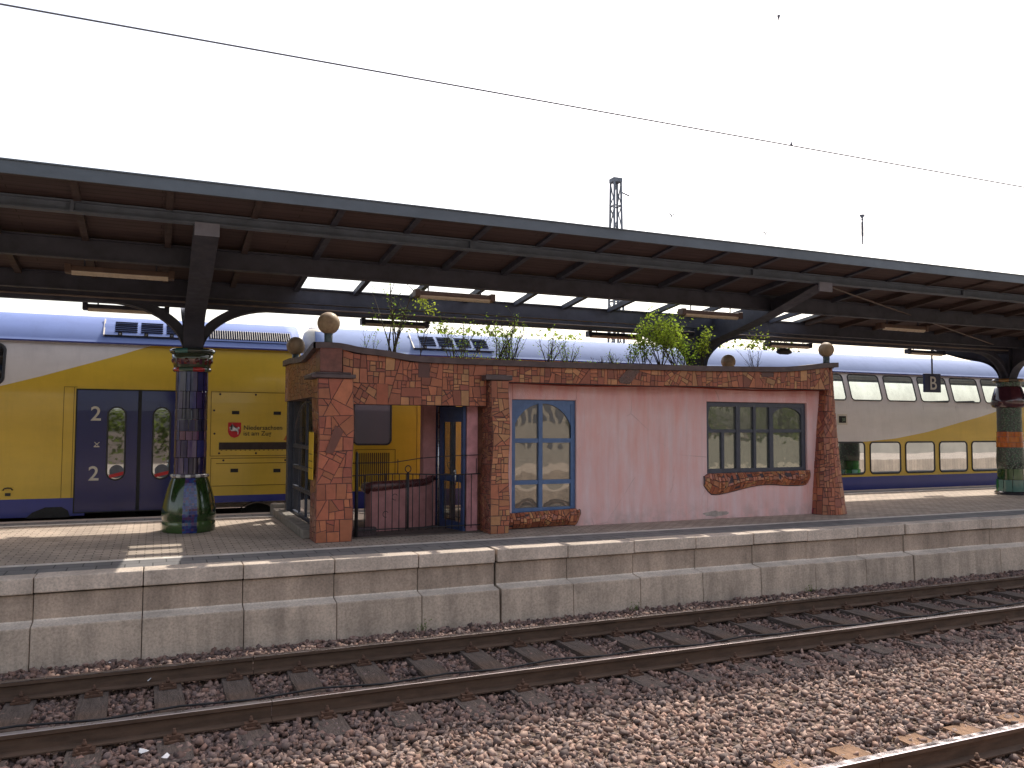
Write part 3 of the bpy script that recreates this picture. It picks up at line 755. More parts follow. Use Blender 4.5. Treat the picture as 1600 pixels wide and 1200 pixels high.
# tube lamps
def lamp(x, y, z, label, far=False):
    root = empty('tube_lamp', (x, y, z), label, 'lamp', 'tube lamps under the canopy')
    L = 1.28
    mb = MB(); mb.box((x,y-.07,z),(x+L,y+.07,z+.07)); mb.box((x-.03,y-.085,z-.03),(x+.05,y+.085,z+.09)); mb.box((x+L-.05,y-.085,z-.03),(x+L+.03,y+.085,z+.09))
    mb.build('housing', M['lamp_house'] if not far else M['steel'], root, bevel=.008)
    mb = MB(); pts = []
    N = 8
    for i in range(N):
        a0 = math.pi*i/N; a1 = math.pi*(i+1)/N
        mb.face([(x+.05,y-.06*math.cos(a0),z-.05*math.sin(a0)),(x+L-.05,y-.06*math.cos(a0),z-.05*math.sin(a0)),(x+L-.05,y-.06*math.cos(a1),z-.05*math.sin(a1)),(x+.05,y-.06*math.cos(a1),z-.05*math.sin(a1))], sm=True)
    mb.build('diffuser', M['diffuser'], root)
    mb = MB()
    for xx in (x+.2, x+L-.2): mb.tube([(xx,y,z+.06),(xx,y,zb(y)-.002)], .012, 6)
    mb.build('hanger', M['steel'], root)
names_n = ['leftmost near lamp, left of the blue tiled column', 'near lamp among the roof panes above the tall sapling', 'near lamp among the roof panes above the leafiest shrub', 'near lamp above the gap between shelter and green column', 'near lamp at the far right beyond the green column']
for k, x in enumerate((-1.13, 3.66, 8.62, 13.46, 18.3)): lamp(x, 12.2, 4.47, 'brown lamp, '+names_n[k])
names_f = ['partly behind the blue column, above the coach door', 'behind the front left ball of the shelter', 'behind the roof shrubs left of the middle steel column', 'above the small shrub at the right roof end', 'above the platform letter sign', 'rightmost in the far row']
for k, x in enumerate((-1.15, 3.55, 8.45, 13.3, 17.9, 22.8)): lamp(x, 15.35, 4.385, 'slim lamp against the sky, '+names_f[k], True)

# ------------------------------------------------------------------ mosaic
PAL = [(.42,.115,.05)]*5+[(.47,.14,.055)]*4+[(.50,.21,.08)]*3+[(.36,.09,.045)]*3+[(.30,.07,.04)]+[(.54,.26,.10)]
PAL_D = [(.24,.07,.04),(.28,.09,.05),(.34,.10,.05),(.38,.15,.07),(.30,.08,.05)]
def soft(c): g = (c[0]+c[1]+c[2])/3; return tuple(q*.93+g*.07+.008 for q in c)
def area(p): return abs(sum(p[i][0]*p[(i+1) % len(p)][1]-p[(i+1) % len(p)][0]*p[i][1] for i in range(len(p))))/2
def cut(poly, pt, nrm):
    A, B = [], []
    n = len(poly)
    for i in range(n):
        p, q = poly[i], poly[(i+1) % n]
        dp = (p[0]-pt[0])*nrm[0]+(p[1]-pt[1])*nrm[1]; dq = (q[0]-pt[0])*nrm[0]+(q[1]-pt[1])*nrm[1]
        (A if dp >= 0 else B).append(p)
        if (dp >= 0) != (dq >= 0):
            f = dp/(dp-dq); x = (p[0]+(q[0]-p[0])*f, p[1]+(q[1]-p[1])*f); A.append(x); B.append(x)
    return A, B
def split(poly, target, rnd, out, ang=0, depth=0, wild=.25):
    a = area(poly)
    stop = target*rnd.choice([.35,.6,1,1,1.6,2.6])
    if depth > 12 or a < stop or len(poly) < 3:
        if len(poly) >= 3 and a > 2e-4: out.append(poly)
        return
    if depth in (3, 4) and rnd.random() < .22: ang = rnd.choice([0, R(9), R(-12), R(36), R(-28)])
    ca, sa = math.cos(ang), math.sin(ang)
    us = [p[0]*ca+p[1]*sa for p in poly]; vs = [-p[0]*sa+p[1]*ca for p in poly]
    w, h = max(us)-min(us), max(vs)-min(vs)
    j = rnd.gauss(0, R(2.4)) if rnd.random() > wild else rnd.gauss(0, R(22))
    if (w > h*rnd.uniform(.7, 1.4)): th = ang + j
    else: th = ang + math.pi/2 + j
    f = rnd.uniform(.32, .68)
    mu = min(us)+w*f; mv = min(vs)+h*rnd.uniform(.32,.68)
    pt = (mu*ca-mv*sa, mu*sa+mv*ca)
    A, B = cut(poly, pt, (math.cos(th), math.sin(th)))
    if len(A) < 3 or len(B) < 3: out.append(poly); return
    split(A, target, rnd, out, ang, depth+1, wild); split(B, target, rnd, out, ang, depth+1, wild)
def inset(poly, g):
    n = len(poly)
    s = sum(poly[i][0]*poly[(i+1) % n][1]-poly[(i+1) % n][0]*poly[i][1] for i in range(n))
    if s < 0: poly = poly[::-1]
    # drop near-duplicate points
    P = []
    for p in poly:
        if not P or math.hypot(p[0]-P[-1][0], p[1]-P[-1][1]) > .004: P.append(p)
    if len(P) > 2 and math.hypot(P[0][0]-P[-1][0], P[0][1]-P[-1][1]) < .004: P.pop()
    if len(P) < 3: return None
    out = P
    for i in range(len(P)):
        p, q = P[i], P[(i+1) % len(P)]
        L = math.hypot(q[0]-p[0], q[1]-p[1]); nx, ny = -(q[1]-p[1])/L, (q[0]-p[0])/L
        out, _ = cut(out, (p[0]+nx*g, p[1]+ny*g), (nx, ny))
        if len(out) < 3: return None
    if area(out) < 1.2e-4: return None
    return out
def mosaic(mb, W, Hh, fmap, target, seed, g=.0038, h=.006, pal=None, polys=None, wild=.13, accents=()):
    """fmap(u,v,d) -> 3D point, d = height above the wall; grout is the backing already built"""
    rnd = random.Random(seed); out = []
    split([(0,0),(W,0),(W,Hh),(0,Hh)], target, rnd, out, wild=wild)
    for poly in out:
        cxp = sum(p[0] for p in poly)/len(poly); cyp = sum(p[1] for p in poly)/len(poly)
        q = inset(poly, g*rnd.uniform(.7,1.3))
        if not q: continue
        c = soft(rnd.choice(pal or PAL)); k = rnd.uniform(.70,1.10); c = mul(c, k)
        q2 = inset(q, .003) or q
        hh = h*rnd.uniform(.7,1.2)
        top = [fmap(p[0], p[1], hh) for p in q2]
        mb.face(top, 1, c)
        if len(q2) == len(q):
            # match start points
            lo = [fmap(p[0], p[1], 0) for p in q]
            best = min(range(len(q)), key=lambda s: (q[s][0]-q2[0][0])**2+(q[s][1]-q2[0][1])**2)
            lo = lo[best:]+lo[:best]
            for i in range(len(q)):
                j = (i+1) % len(q); mb.face([lo[i], lo[j], top[j], top[i]], 1, c)
    for a in accents:
        cut_ = [(a[0],a[1]),(a[2],a[1]),(a[2],a[3]),(a[0],a[3])]; q = inset(cut_, g)
        mb.face([fmap(p[0],p[1],h*1.5) for p in cut_], 0); mb.face([fmap(p[0],p[1],h*1.9) for p in q], 1, a[4])
# ------------------------------------------------------------------ waiting shelter
sh = empty('waiting_shelter', (7, 13.6, ZP), 'pink rendered platform waiting shelter edged with broken orange clay tiles', 'shelter')
GR = M['grout']; TI = M['tile']
def part(mb, name, mats, parent=sh, **k): return mb.build(name, mats, parent, **k)
# --- walls
YW = 12.12           # pink face
mb = MB()
def wallxz(mb, x0, x1, z0, z1, y0, y1, m=0): mb.box((x0,y0,z0),(x1,y1,z1), m)
# front wall around two windows
W1 = (5.27, 6.44, 1.03, 2.87); W2 = (9.09, 11.43, 1.60, 2.89)
zt_ = 3.25
TH = .22
for (a, b) in ((5.03, W1[0]), (W1[1], W2[0]), (W2[1], 11.75)): mb.box((a,YW,ZP),(b,YW+TH,zt_))
mb.box((W1[0],YW,ZP),(W1[1],YW+TH,W1[2])); mb.box((W1[0],YW,W1[3]),(W1[1],YW+TH,zt_))
mb.box((W2[0],YW,ZP),(W2[1],YW+TH,W2[2])); mb.box((W2[0],YW,W2[3]),(W2[1],YW+TH,zt_))
part(mb, 'front_wall', M['pink'], merge=True, bevel=.012)
mb = MB(); mb.box((11.75,YW+.05,ZP),(11.95,15.1,3.25)); mb.box((5.6,14.95,ZP),(11.75,15.1,3.25)); part(mb, 'back_wall', M['pink'])
mb = MB(); mb.box((5.0,12.34,ZP+.01),(11.75,14.95,ZP+.03)); part(mb, 'floor', M['curtain'])
# roof slab
mb = MB(); mb.box((2.3,12.0,3.22),(11.9,15.05,3.36)); part(mb, 'roof_slab', M['mauve'])
mb = MB()
nx, ny = 60, 16
def soilz(x, y): return 3.44+.03*math.sin(x*3)+.03*math.sin(y*5+x)
gx = np.linspace(2.4,11.7,nx); gy = np.linspace(12.05,15.0,ny)
for i in range(nx-1):
    for j in range(ny-1): mb.face([(gx[a],gy[b_],soilz(gx[a],gy[b_])) for a, b_ in ((i,j),(i+1,j),(i+1,j+1),(i,j+1))], sm=True)
part(mb, 'roof_soil', M['soil'], merge=True)
# --- parapet profile (coping top line at the front)
CT = [(2.06,3.63),(2.27,3.635),(2.42,3.64),(2.52,3.62),(2.64,3.575),(2.9,3.565),(3.12,3.552),(3.28,3.52),(3.46,3.485),(4.0,3.475),(4.7,3.475),(5.7,3.472),(7.5,3.49),(8.8,3.505),(10.0,3.53),(10.62,3.545),(11.1,3.59),(11.6,3.655),(11.9,3.668)]
def ct(x): return float(np.interp(x, [c[0] for c in CT], [c[1] for c in CT]))
YP = 11.84           # parapet face
def bot(x):
    if x < 4.70: return 2.74
    return 3.125+.015*math.sin(x*1.7)
mb = MB()
def band(x0, x1, zlo, seed, target, yp=YP, acc=()):
    W = x1-x0
    Hh = 1.0
    def f(u, v, d):
        x = x0+u; lo = zlo; hi = ct(x)-.09
        vv = v/VH
        return (x, yp-d, lo+(hi-lo)*vv)
    VH = ct((x0+x1)/2)-.09-zlo
    # grout backing as strips
    N = max(2, int(W/.15))
    for i in range(N):
        a, b = x0+W*i/N, x0+W*(i+1)/N
        mb.face([(a,yp,zlo),(b,yp,zlo),(b,yp,ct(b)-.09),(a,yp,ct(a)-.09)])
        mb.face([(a,yp,zlo),(b,yp,zlo),(b,yp+.25,zlo),(a,yp+.25,zlo)])
        mb.face([(a,yp+.22,zlo),(b,yp+.22,zlo),(b,yp+.22,ct(b)-.09),(a,yp+.22,ct(a)-.09)])
    mosaic(mb, W, VH, f, target, seed, accents=acc)
D1 = (.10,.04,.04); D2 = (.15,.05,.04)
band(2.46, 4.71, 2.745, 21, .017, acc=[(1.14,.42,1.32,.65,D1),(.50,.0,.68,.28,(.36,.10,.05))])
mb.face([(2.46,YP,2.745),(2.46,YP+.22,2.745),(2.46,YP+.22,3.5),(2.46,YP,3.5)])
band(4.71, 5.04, 3.24, 22, .008)
band(5.04, 8.0, 3.13, 23, .013)
band(8.0, 11.72, 3.145, 29, .0125, acc=[(2.1,.20,2.38,.31,D1),(1.95,.0,2.06,.3,(.34,.10,.05))])
part(mb, 'tiled_parapet', [GR, TI], col=True)
# slanted dark stone in the parapet
mb = MB(); mb.prism([(7.12,YP-.004,3.16),(7.30,YP-.004,3.15),(7.50,YP-.004,3.38),(7.42,YP-.004,3.42),(7.28,YP-.004,3.42),(7.08,YP-.004,3.22)], (0,-.014,0), 0, (.13,.05,.04)); part(mb, 'dark_stone', M['darkcap'], bevel=.003)
# coping
def sweep_cap(mb, line, w=.34, t_=.09):
    for i in range(len(line)-1):
        (p, q) = Vector(line[i]), Vector(line[i+1])
        d = (q-p); dh = Vector((d.x, d.y, 0)).normalized(); n = Vector((-dh.y, dh.x, 0))
        a, b = p-n*.05, q-n*.05; c, e = p+n*(w-.05), q+n*(w-.05)
        up = Vector((0,0,t_))
        mb.face([a-up,b-up,b,a], sm=True); mb.face([a,b,e,c], sm=True); mb.face([c-up,e-up,e,c], sm=True); mb.face([a-up,b-up,e-up,c-up], sm=True)
def dens(L, step=.12):
    out = [L[0]]
    for i in range(len(L)-1):
        p, q = Vector(L[i]), Vector(L[i+1]); n = max(1, int((q-p).length/step))
        for k in range(1, n+1): out.append(tuple(p+(q-p)*k/n))
    for _ in range(2):
        out = [out[0]]+[tuple((Vector(out[i-1])+Vector(out[i])*2+Vector(out[i+1]))/4) for i in range(1, len(out)-1)]+[out[-1]]
    return out
mb = MB()
front = dens([(x, YP-.02, z) for (x, z) in CT])
sweep_cap(mb, front)
mb.face([(2.06,YP-.07,3.54),(2.06,YP+.27,3.54),(2.06,YP+.27,3.63),(2.06,YP-.07,3.63)])
mb.face([(11.9,YP-.07,3.578),(11.9,YP+.27,3.578),(11.9,YP+.27,3.668),(11.9,YP-.07,3.668)])
left = dens([(2.13,15.25,3.60),(2.13,14.9,3.60),(2.13,14.4,3.59),(2.12,13.9,3.56),(2.11,13.4,3.53),(2.10,13.0,3.52),(2.10,12.6,3.55),(2.10,12.3,3.60),(2.09,12.0,3.63),(2.08,11.8,3.63)])
sweep_cap(mb, left, .30)
mb.box((2.08,15.22,3.5),(2.42,15.26,3.60))
sweep_cap(mb, dens([(11.86,11.9,3.655),(11.86,15.3,3.60)]), .3)
part(mb, 'coping', M['cap'])
# left parapet band above the glazed side
mb = MB()
def fl(u, v, d): return (2.13-d, 15.22-u, 2.86+v*((3.45+.0*u)-2.86)/.6)
zl = lambda y: float(np.interp(-y, [-15.25,-14.4,-13.4,-12.6,-12.3,-11.8], [3.51,3.50,3.44,3.46,3.51,3.54]))
def fl(u, v, d):
    y = 15.22-u; return (2.13-d, y, 2.86+(zl(y)-2.86)*v/.62)
for i in range(20):
    a, b = 15.22-3.38*i/20, 15.22-3.38*(i+1)/20
    mb.face([(2.13,a,2.86),(2.13,b,2.86),(2.13,b,zl(b)),(2.13,a,zl(a))]); mb.face([(2.13,a,2.86),(2.13,b,2.86),(2.4,b,2.86),(2.4,a,2.86)]); mb.face([(2.4,a,2.86),(2.4,b,2.86),(2.4,b,zl(b)),(2.4,a,zl(a))])
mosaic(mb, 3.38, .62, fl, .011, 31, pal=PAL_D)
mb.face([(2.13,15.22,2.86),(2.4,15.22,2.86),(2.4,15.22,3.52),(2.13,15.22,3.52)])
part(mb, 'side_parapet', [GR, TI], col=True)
# --- pillars
def pillar(name, x0, x1, y0, y1, z0, z1, seed, wav=0, target=.016, pal=None, sidepal=None, taper=None, wl=0):
    mb = MB()
    def X(u, z):           # wavy edges
        f = u/(x1-x0)
        l = x0+wl*math.sin(z*3.1+1.0)*.5 + wav*math.sin(z*6.5)*.4; r = x1+wav*math.sin(z*5.1+2)
        return l+(r-l)*f
    N = 26
    zsn = [z0+(z1-z0)*i/N for i in range(N+1)]
    for i in range(N):
        a, b = zsn[i], zsn[i+1]
        q = lambda z: (X(0,z), X(x1-x0,z))
        (la, ra), (lb, rb) = q(a), q(b)
        mb.face([(la,y0,a),(ra,y0,a),(rb,y0,b),(lb,y0,b)]); mb.face([(ra,y0,a),(ra,y1,a),(rb,y1,b),(rb,y0,b)])
        mb.face([(la,y1,a),(la,y0,a),(lb,y0,b),(lb,y1,b)]); mb.face([(ra,y1,a),(la,y1,a),(lb,y1,b),(rb,y1,b)])
    mosaic(mb, x1-x0, z1-z0, lambda u, v, d: (X(u, z0+v), y0-d, z0+v), target, seed, pal=pal)
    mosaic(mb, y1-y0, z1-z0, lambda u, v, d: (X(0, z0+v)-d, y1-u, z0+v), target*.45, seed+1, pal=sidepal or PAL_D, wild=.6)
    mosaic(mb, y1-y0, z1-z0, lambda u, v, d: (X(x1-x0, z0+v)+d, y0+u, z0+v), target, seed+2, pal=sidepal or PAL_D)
    return mb.build(name, [GR, TI], sh, col=True)
PR = [(.46,.12,.055)]*4+[(.50,.15,.06)]*3+[(.42,.10,.05)]*2+[(.36,.08,.045)]
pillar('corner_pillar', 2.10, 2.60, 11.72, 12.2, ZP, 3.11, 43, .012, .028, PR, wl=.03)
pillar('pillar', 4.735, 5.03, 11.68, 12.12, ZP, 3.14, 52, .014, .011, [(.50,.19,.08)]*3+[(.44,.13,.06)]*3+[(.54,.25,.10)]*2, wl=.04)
mb = MB(); mb.box((1.985,11.66,3.112),(2.62,12.3,3.17)); mb.box((2.05,11.70,3.17),(2.56,12.2,3.20)); part(mb, 'pillar_cap', M['cap'], bevel=.012)
mb = MB(); mb.box((2.12,11.76,3.20),(2.44,12.1,3.55)); part(mb, 'corner_block', plain('maroon_tile_block', (.17,.055,.045), .4, var=.3, scale=14, coat=.2), bevel=.012)
mb = MB(); mb.box((4.62,11.64,3.145),(5.07,12.1,3.225)); part(mb, 'pillar_cap', M['cap'], bevel=.012)
# slab of dark stone let into the corner pillar
mb = MB(); mb.prism([(2.20,11.71,2.05),(2.31,11.71,2.03),(2.46,11.71,2.36),(2.34,11.71,2.44)], (0,-.014,0), 0, D2); part(mb, 'inset_stone', M['tile'], col=True, bevel=.003)
# right pylon : curved, flaring to the foot
mb = MB()
def pyl(v):         # half-width and centre with height
    z = ZP+v; f = (z-ZP)/(3.58-ZP)
    l = 11.52+.30*f-.02*math.sin(f*3); r = 12.21-.26*f**.75-.02*math.sin(f*3.1)
    return z, l, r
N = 24; hh = 3.575-ZP
def PL(u, v, d):
    z, l, r = pyl(v)
    f = u/.70
    # rounded nose : half ellipse in plan from the left wall to the right side
    a = math.pi*(1.04-1.08*f); cxp = (l+r)/2; w = (r-l)/2
    fl_ = (v/hh)
    dep = .36*(1-.45*fl_)
    return (cxp+(w+d)*math.cos(a)*.999, 12.14-(dep+d)*max(-.2, math.sin(a))**.6 if math.sin(a) > 0 else 12.14, z)
for i in range(N):
    for k in range(14):
        mb.face([PL(.70*k/14, hh*i/N, 0), PL(.70*(k+1)/14, hh*i/N, 0), PL(.70*(k+1)/14, hh*(i+1)/N, 0), PL(.70*k/14, hh*(i+1)/N, 0)], sm=False)
rnd_save = random.getstate()
mosaic(mb, 1.5, hh, lambda u, v, d: PL(u*.70/1.5, v, d), .020, 77, h=.012, pal=[(.40,.11,.055)]*3+[(.45,.13,.06)]*3+[(.50,.18,.08)]*2+[(.32,.08,.05)]*2, g=.0045)
for i in range(N):     # far side
    z0_, l0, r0_ = pyl(hh*i/N); z1_, l1, r1_ = pyl(hh*(i+1)/N)
    mb.face([(r0_,12.14,z0_),(r0_,12.6,z0_),(r1_,12.6,z1_),(r1_,12.14,z1_)])
    mb.face([(l0,12.6,z0_),(r0_,12.6,z0_),(r1_,12.6,z1_),(l1,12.6,z1_)])
part(mb, 'corner_pylon', [GR, TI], col=True)
# thin red edge line between render and pylon
mb = MB(); mb.tube([(11.52+.29*i/12, YW-.008, ZP+.02+2.4*i/12) for i in range(13)], .010, 6); part(mb, 'edge_bead', plain('crimson_bead', (.42,.05,.10), .6))
mb = MB(); mb.tube([(5.05+6.7*i/20, YW-.012, bot(5.05+6.7*i/20)+.004) for i in range(21)], .012, 6); part(mb, 'edge_bead', plain('rust_red_bead', (.30,.05,.035), .6))
# --- tiled sills
def sill(xa, xb, topf, botf, y, seed, name):
    W = xb-xa; Hh = .24
    mb = MB()
    def f(u, v, d):
        t_ = u/W; x = xa+u; lo, hi = botf(t_), topf(t_)
        vv = v/Hh
        bulge = .10*math.sin(math.pi*min(1, max(0, vv)))**.6*min(1, 8*t_+.25, 8*(1-t_)+.25)
        return (x, y-bulge-d, lo+(hi-lo)*vv)
    for i in range(30):
        for j in range(8): mb.face([f(W*i/30,Hh*j/8,0),f(W*(i+1)/30,Hh*j/8,0),f(W*(i+1)/30,Hh*(j+1)/8,0),f(W*i/30,Hh*(j+1)/8,0)])
    mosaic(mb, W, Hh, f, .0060, seed, g=.0034, h=.017, pal=[(.46,.14,.06)]*3+[(.52,.18,.07)]*3+[(.40,.11,.05)]*2+[(.56,.26,.10)])
    o = part(mb, name, [GR, TI], col=True)
    edge = [f(W*i/30, 0, .0) for i in range(31)]+[f(W, Hh*j/6, 0) for j in range(1, 7)]
    e = MB(); e.tube([f(0, Hh*j/6, 0) for j in range(6, 0, -1)]+edge, .014, 6); e.build('sill_rim', M['cap'], o)
sill(5.05, 6.50, lambda t_: 1.035+.045*t_-(.03 if t_ > .96 else 0), lambda t_: .79-.01*t_+.03*t_ if t_ < .93 else .80+.16*max(0,(t_-.93)/.07)**2, YW, 61, 'window_sill')
sill(9.02, 11.46, lambda t_: 1.60+.02*t_-(.05*max(0,(.03-t_)/.03)), lambda t_: (1.235+.12*math.sin(min(1, max(0,(t_-.12)/.55))*math.pi/2)) + .15*max(0,(.07-t_)/.07)**1.5 + .10*max(0,(t_-.95)/.05)**2 - .02*math.sin(t_*9), YW, 63, 'window_sill')
mb = MB(); rr = random.Random(4); pp = [(9.30+.30*math.cos(a)*rr.uniform(.75,1.15), YW-.004, .875+.045*math.sin(a)*rr.uniform(.7,1.3)) for a in [2*math.pi*k/26 for k in range(26)]]; mb.face(pp[::-1]); part(mb, 'bare_patch', plain('bare_grey_plaster', (.42,.36,.33), .95, var=.3, scale=14, bump=.5))
# --- windows
def arch_pts(cx, cz, r, a0, a1, n=20): return [(cx+r*math.cos(a0+(a1-a0)*k/n), cz+r*math.sin(a0+(a1-a0)*k/n)) for k in range(n+1)]
def window_blue():
    x0, x1, z0, z1 = W1; y = YW+.05; fw = .075
    fr = MB()
    fr.box((x0,y,z0),(x0+fw,y+.07,z1)); fr.box((x1-fw,y,z0),(x1,y+.07,z1)); fr.box((x0+fw,y,z0),(x1-fw,y+.07,z0+fw)); fr.box((x0+fw,y,z1-.06),(x1-fw,y+.07,z1))
    cx = 5.80; h1, h2 = 2.20, 1.52
    fr.box((cx-.035,y-.006,z0+fw),(cx+.035,y+.06,z1-.06))
    for h in (h1, h2):
        fr.box((x0+fw,y+.004,h-.035),(cx-.035,y+.056,h+.035)); fr.box((cx+.035,y+.004,h-.035),(x1-fw,y+.056,h+.035))
    # arched spandrels filling the upper corners
    R_ = .555; cz = h1+.035; ccx = (x0+x1)/2
    for sg in (-1, 1):
        pts = [(ccx+sg*R_*math.cos(a)*1.0, cz+(z1-.06-cz)*math.sin(a)) for a in [math.pi/2*k/14 for k in range(15)]]
        corner = (ccx+sg*(x1-fw-ccx), z1-.06)
        poly = [( (x1-fw) if sg > 0 else (x0+fw), cz)]+pts
        for i in range(14):
            p, q = pts[i], pts[i+1]
            fr.prism([(p[0],y+.01,p[1]),(q[0],y+.01,q[1]),(corner[0],y+.01,corner[1])], (0,.04,0))
        fr.prism([(pts[0][0],y+.01,pts[0][1]),(corner[0],y+.01,corner[1]),(corner[0],y+.01,cz)], (0,.04,0))
    o = part(fr, 'window', M['blue_frame'], recalc=True)
    for (a, b, c, d) in ((x0+fw,z0+fw,cx-.035,h2),(cx+.035,z0+fw,x1-fw,h2),(x0+fw,h2,cx-.035,h1),(cx+.035,h2,x1-fw,h1),(x0+fw,h1,cx-.035,z1-.05),(cx+.035,h1,x1-fw,z1-.05)):
        g = MB()   # slightly bellied panes
        n = 6
        def q(i, j):
            u, v = i/n, j/n; return (a+(c-a)*u, y+.035-.006*math.sin(math.pi*u)*math.sin(math.pi*v), b+(d-b)*v)
        for i in range(n):
            for j in range(n): g.face([q(i,j),q(i+1,j),q(i+1,j+1),q(i,j+1)], sm=True)
        g.build('pane', M['glass_shelter'], o, merge=True)
window_blue()
def window_dark():
    x0, x1, z0, z1 = W2; y = YW+.05; fw = .075
    fr = MB()
    fr.box((x0,y,z0),(x0+fw,y+.07,z1)); fr.box((x1-fw-.02,y,z0),(x1,y+.07,z1)); fr.box((x0+fw,y,z0),(x1-fw-.02,y+.07,z0+fw)); fr.box((x0+fw,y,z1-.085),(x1-fw-.02,y+.07,z1))
    ms = [9.83, 10.21, 10.60]; hb = 2.36
    for m_, w in ((9.83,.045),(10.21,.03),(10.60,.045)): fr.box((m_-w,y-.006,z0+fw),(m_+w,y+.06,z1-.085))
    xs_ = [x0+fw]+ms+[x1-fw-.02]; ws = [0,.045,.03,.045,0]
    for i in range(4): fr.box((xs_[i]+ws[i],y+.004,hb-.03),(xs_[i+1]-ws[i+1],y+.056,hb+.03))
    fr.box((9.455,y+.002,z0+fw),(9.515,y+.058,hb-.03))
    zt2 = z1-.085
    # arched heads left and right
    for (a, b, side) in ((10.645, x1-fw-.02, 0), (x0+fw, 9.785, -1)):
        ccx = (a+b)/2; rx = (b-a)/2; rz = zt2-(hb+.03)
        if side == 0:
            base = 2.62; rz = zt2-base-.005
            for sg in (-1, 1):
                pts = [(ccx+sg*rx*math.cos(q), base+rz*math.sin(q)) for q in [math.pi/2*k/10 for k in range(11)]]
                corner = (ccx+sg*rx, zt2)
                for i in range(10): fr.prism([(pts[i][0],y+.01,pts[i][1]),(pts[i+1][0],y+.01,pts[i+1][1]),(corner[0],y+.01,corner[1])], (0,.04,0))
        else:
            pts = [(a+.09*(1-math.sin(q))*1.0, hb+.03+(zt2-hb-.03)*.5*(1-math.cos(q))) for q in [math.pi*k/12 for k in range(13)]]
            for i in range(12): fr.prism([(a,y+.01,pts[i][1]),(pts[i][0],y+.01,pts[i][1]),(pts[i+1][0],y+.01,pts[i+1][1]),(a,y+.01,pts[i+1][1])], (0,.04,0))
    o = part(fr, 'window', M['dark_frame'], recalc=True)
    cols = [x0+fw,9.785,9.875,10.18,10.24,10.555,10.645,x1-fw-.02]
    rects = [(x0+fw,z0+fw,9.455,hb),(9.515,z0+fw,9.785,hb),(x0+fw,hb,9.785,zt2),(9.875,z0+fw,10.18,hb),(9.875,hb,10.18,zt2),(10.24,z0+fw,10.555,hb),(10.24,hb,10.555,zt2),(10.645,z0+fw,x1-fw-.02,hb),(10.645,hb,x1-fw-.02,zt2)]
    for (a, b, c, d) in rects:
        g = MB(); g.face([(a,y+.035,b),(c,y+.035,b),(c,y+.035,d),(a,y+.035,d)]); g.build('pane', M['glass_dark'], o)
window_dark()
# --- porch : low curved wall, door wall, door leaf, jamb
mb = MB(); mbc = MB(); N = 20
def lw(t_):
    x = 3.06+1.16*t_; y = 12.50+.45*t_**1.6 - .0; return x, y
def lwtop(t_): return 1.43+.035*t_
P = [lw(i/N) for i in range(N+1)]
P = [(3.10,12.95),(3.05,12.8),(3.03,12.65)]+P
Tt = [lwtop(0)]*3+[lwtop(i/N) for i in range(N+1)]
for i in range(len(P)-1):
    (a, b), (c, d) = P[i], P[i+1]
    mb.face([(a,b,ZP),(c,d,ZP),(c,d,Tt[i+1]),(a,b,Tt[i])], sm=True)
    mb.face([(a,b,Tt[i]),(c,d,Tt[i+1]),(c+.05,d+.22,Tt[i+1]),(a+.12,b+.22,Tt[i])])
    mb.face([(a+.12,b+.22,ZP),(c+.05,d+.22,ZP),(c+.05,d+.22,Tt[i+1]),(a+.12,b+.22,Tt[i])])
part(mb, 'low_wall', M['mauve'])
cap = [(3.10,12.95,1.47),(3.04,12.75,1.47),(3.04,12.58,1.465)]+[(lw(i/N)[0], lw(i/N)[1]+.03, lwtop(i/N)+.06+(.05*max(0,(i/N-.85)/.15))) for i in range(1, N+1)]
mbc.tube(cap, [.07,.085,.09]+[.085-.03*i/N for i in range(1, N+1)], 12); part(mbc, 'wall_cap', M['darkcap'])
mb = MB(); mb.box((4.04,12.95,ZP),(4.26,13.15,2.96)); part(mb, 'door_wall', M['mauve'], bevel=.02)
mb = MB()
mb.box((4.26,13.0,ZP),(4.31,13.1,2.9)); mb.box((4.55,13.0,ZP),(4.62,13.1,2.9)); mb.box((4.31,13.0,2.72),(4.55,13.1,2.9)); mb.box((4.31,13.0,ZP),(4.55,13.1,.9))
o = part(mb, 'door_frame', M['navy_frame'])
g = MB(); g.face([(4.31,13.05,.9),(4.55,13.05,.9),(4.55,13.05,2.72),(4.31,13.05,2.72)]); g.build('pane', M['clear_dim'], o)
# open leaf, standing towards the platform edge
A = Vector((4.31,12.86,0)); B = Vector((4.43,12.06,0)); dd = (B-A).normalized(); nn_ = Vector((-dd.y, dd.x, 0))*.022
lf = MB()
def leafbox(u0, u1, z0, z1, t_=1):
    a = A+dd*u0; b = A+dd*u1; n = nn_*t_
    lf.prism([(a-n)+Vector((0,0,z0)), (b-n)+Vector((0,0,z0)), (b+n)+Vector((0,0,z0)), (a+n)+Vector((0,0,z0))], (0,0,z1-z0))
LW = (B-A).length
leafbox(0,.11,ZP+.01,2.74); leafbox(LW-.07,LW,ZP+.01,2.74); leafbox(.11,LW-.07,ZP+.01,.93); leafbox(.11,LW-.07,2.50,2.74); leafbox(.11,LW-.07,1.55,1.66)
leaf = part(lf, 'door', M['navy_frame'], recalc=True)
for (z0, z1) in ((.93,1.55),(1.66,2.5)):
    g = MB(); a = A+dd*.11; b = A+dd*(LW-.07); g.face([(a.x,a.y,z0),(b.x,b.y,z0),(b.x,b.y,z1),(a.x,a.y,z1)]); g.build('pane', M['clear_dim'], leaf)
g = MB(); p = A+dd*.62; g.tube([(p.x-.05,p.y,1.5),(p.x-.05,p.y,1.75)], .012, 8); g.sphere((p.x-.06,p.y,1.72), .025, 10); g.build('handle', M['metal'], leaf)
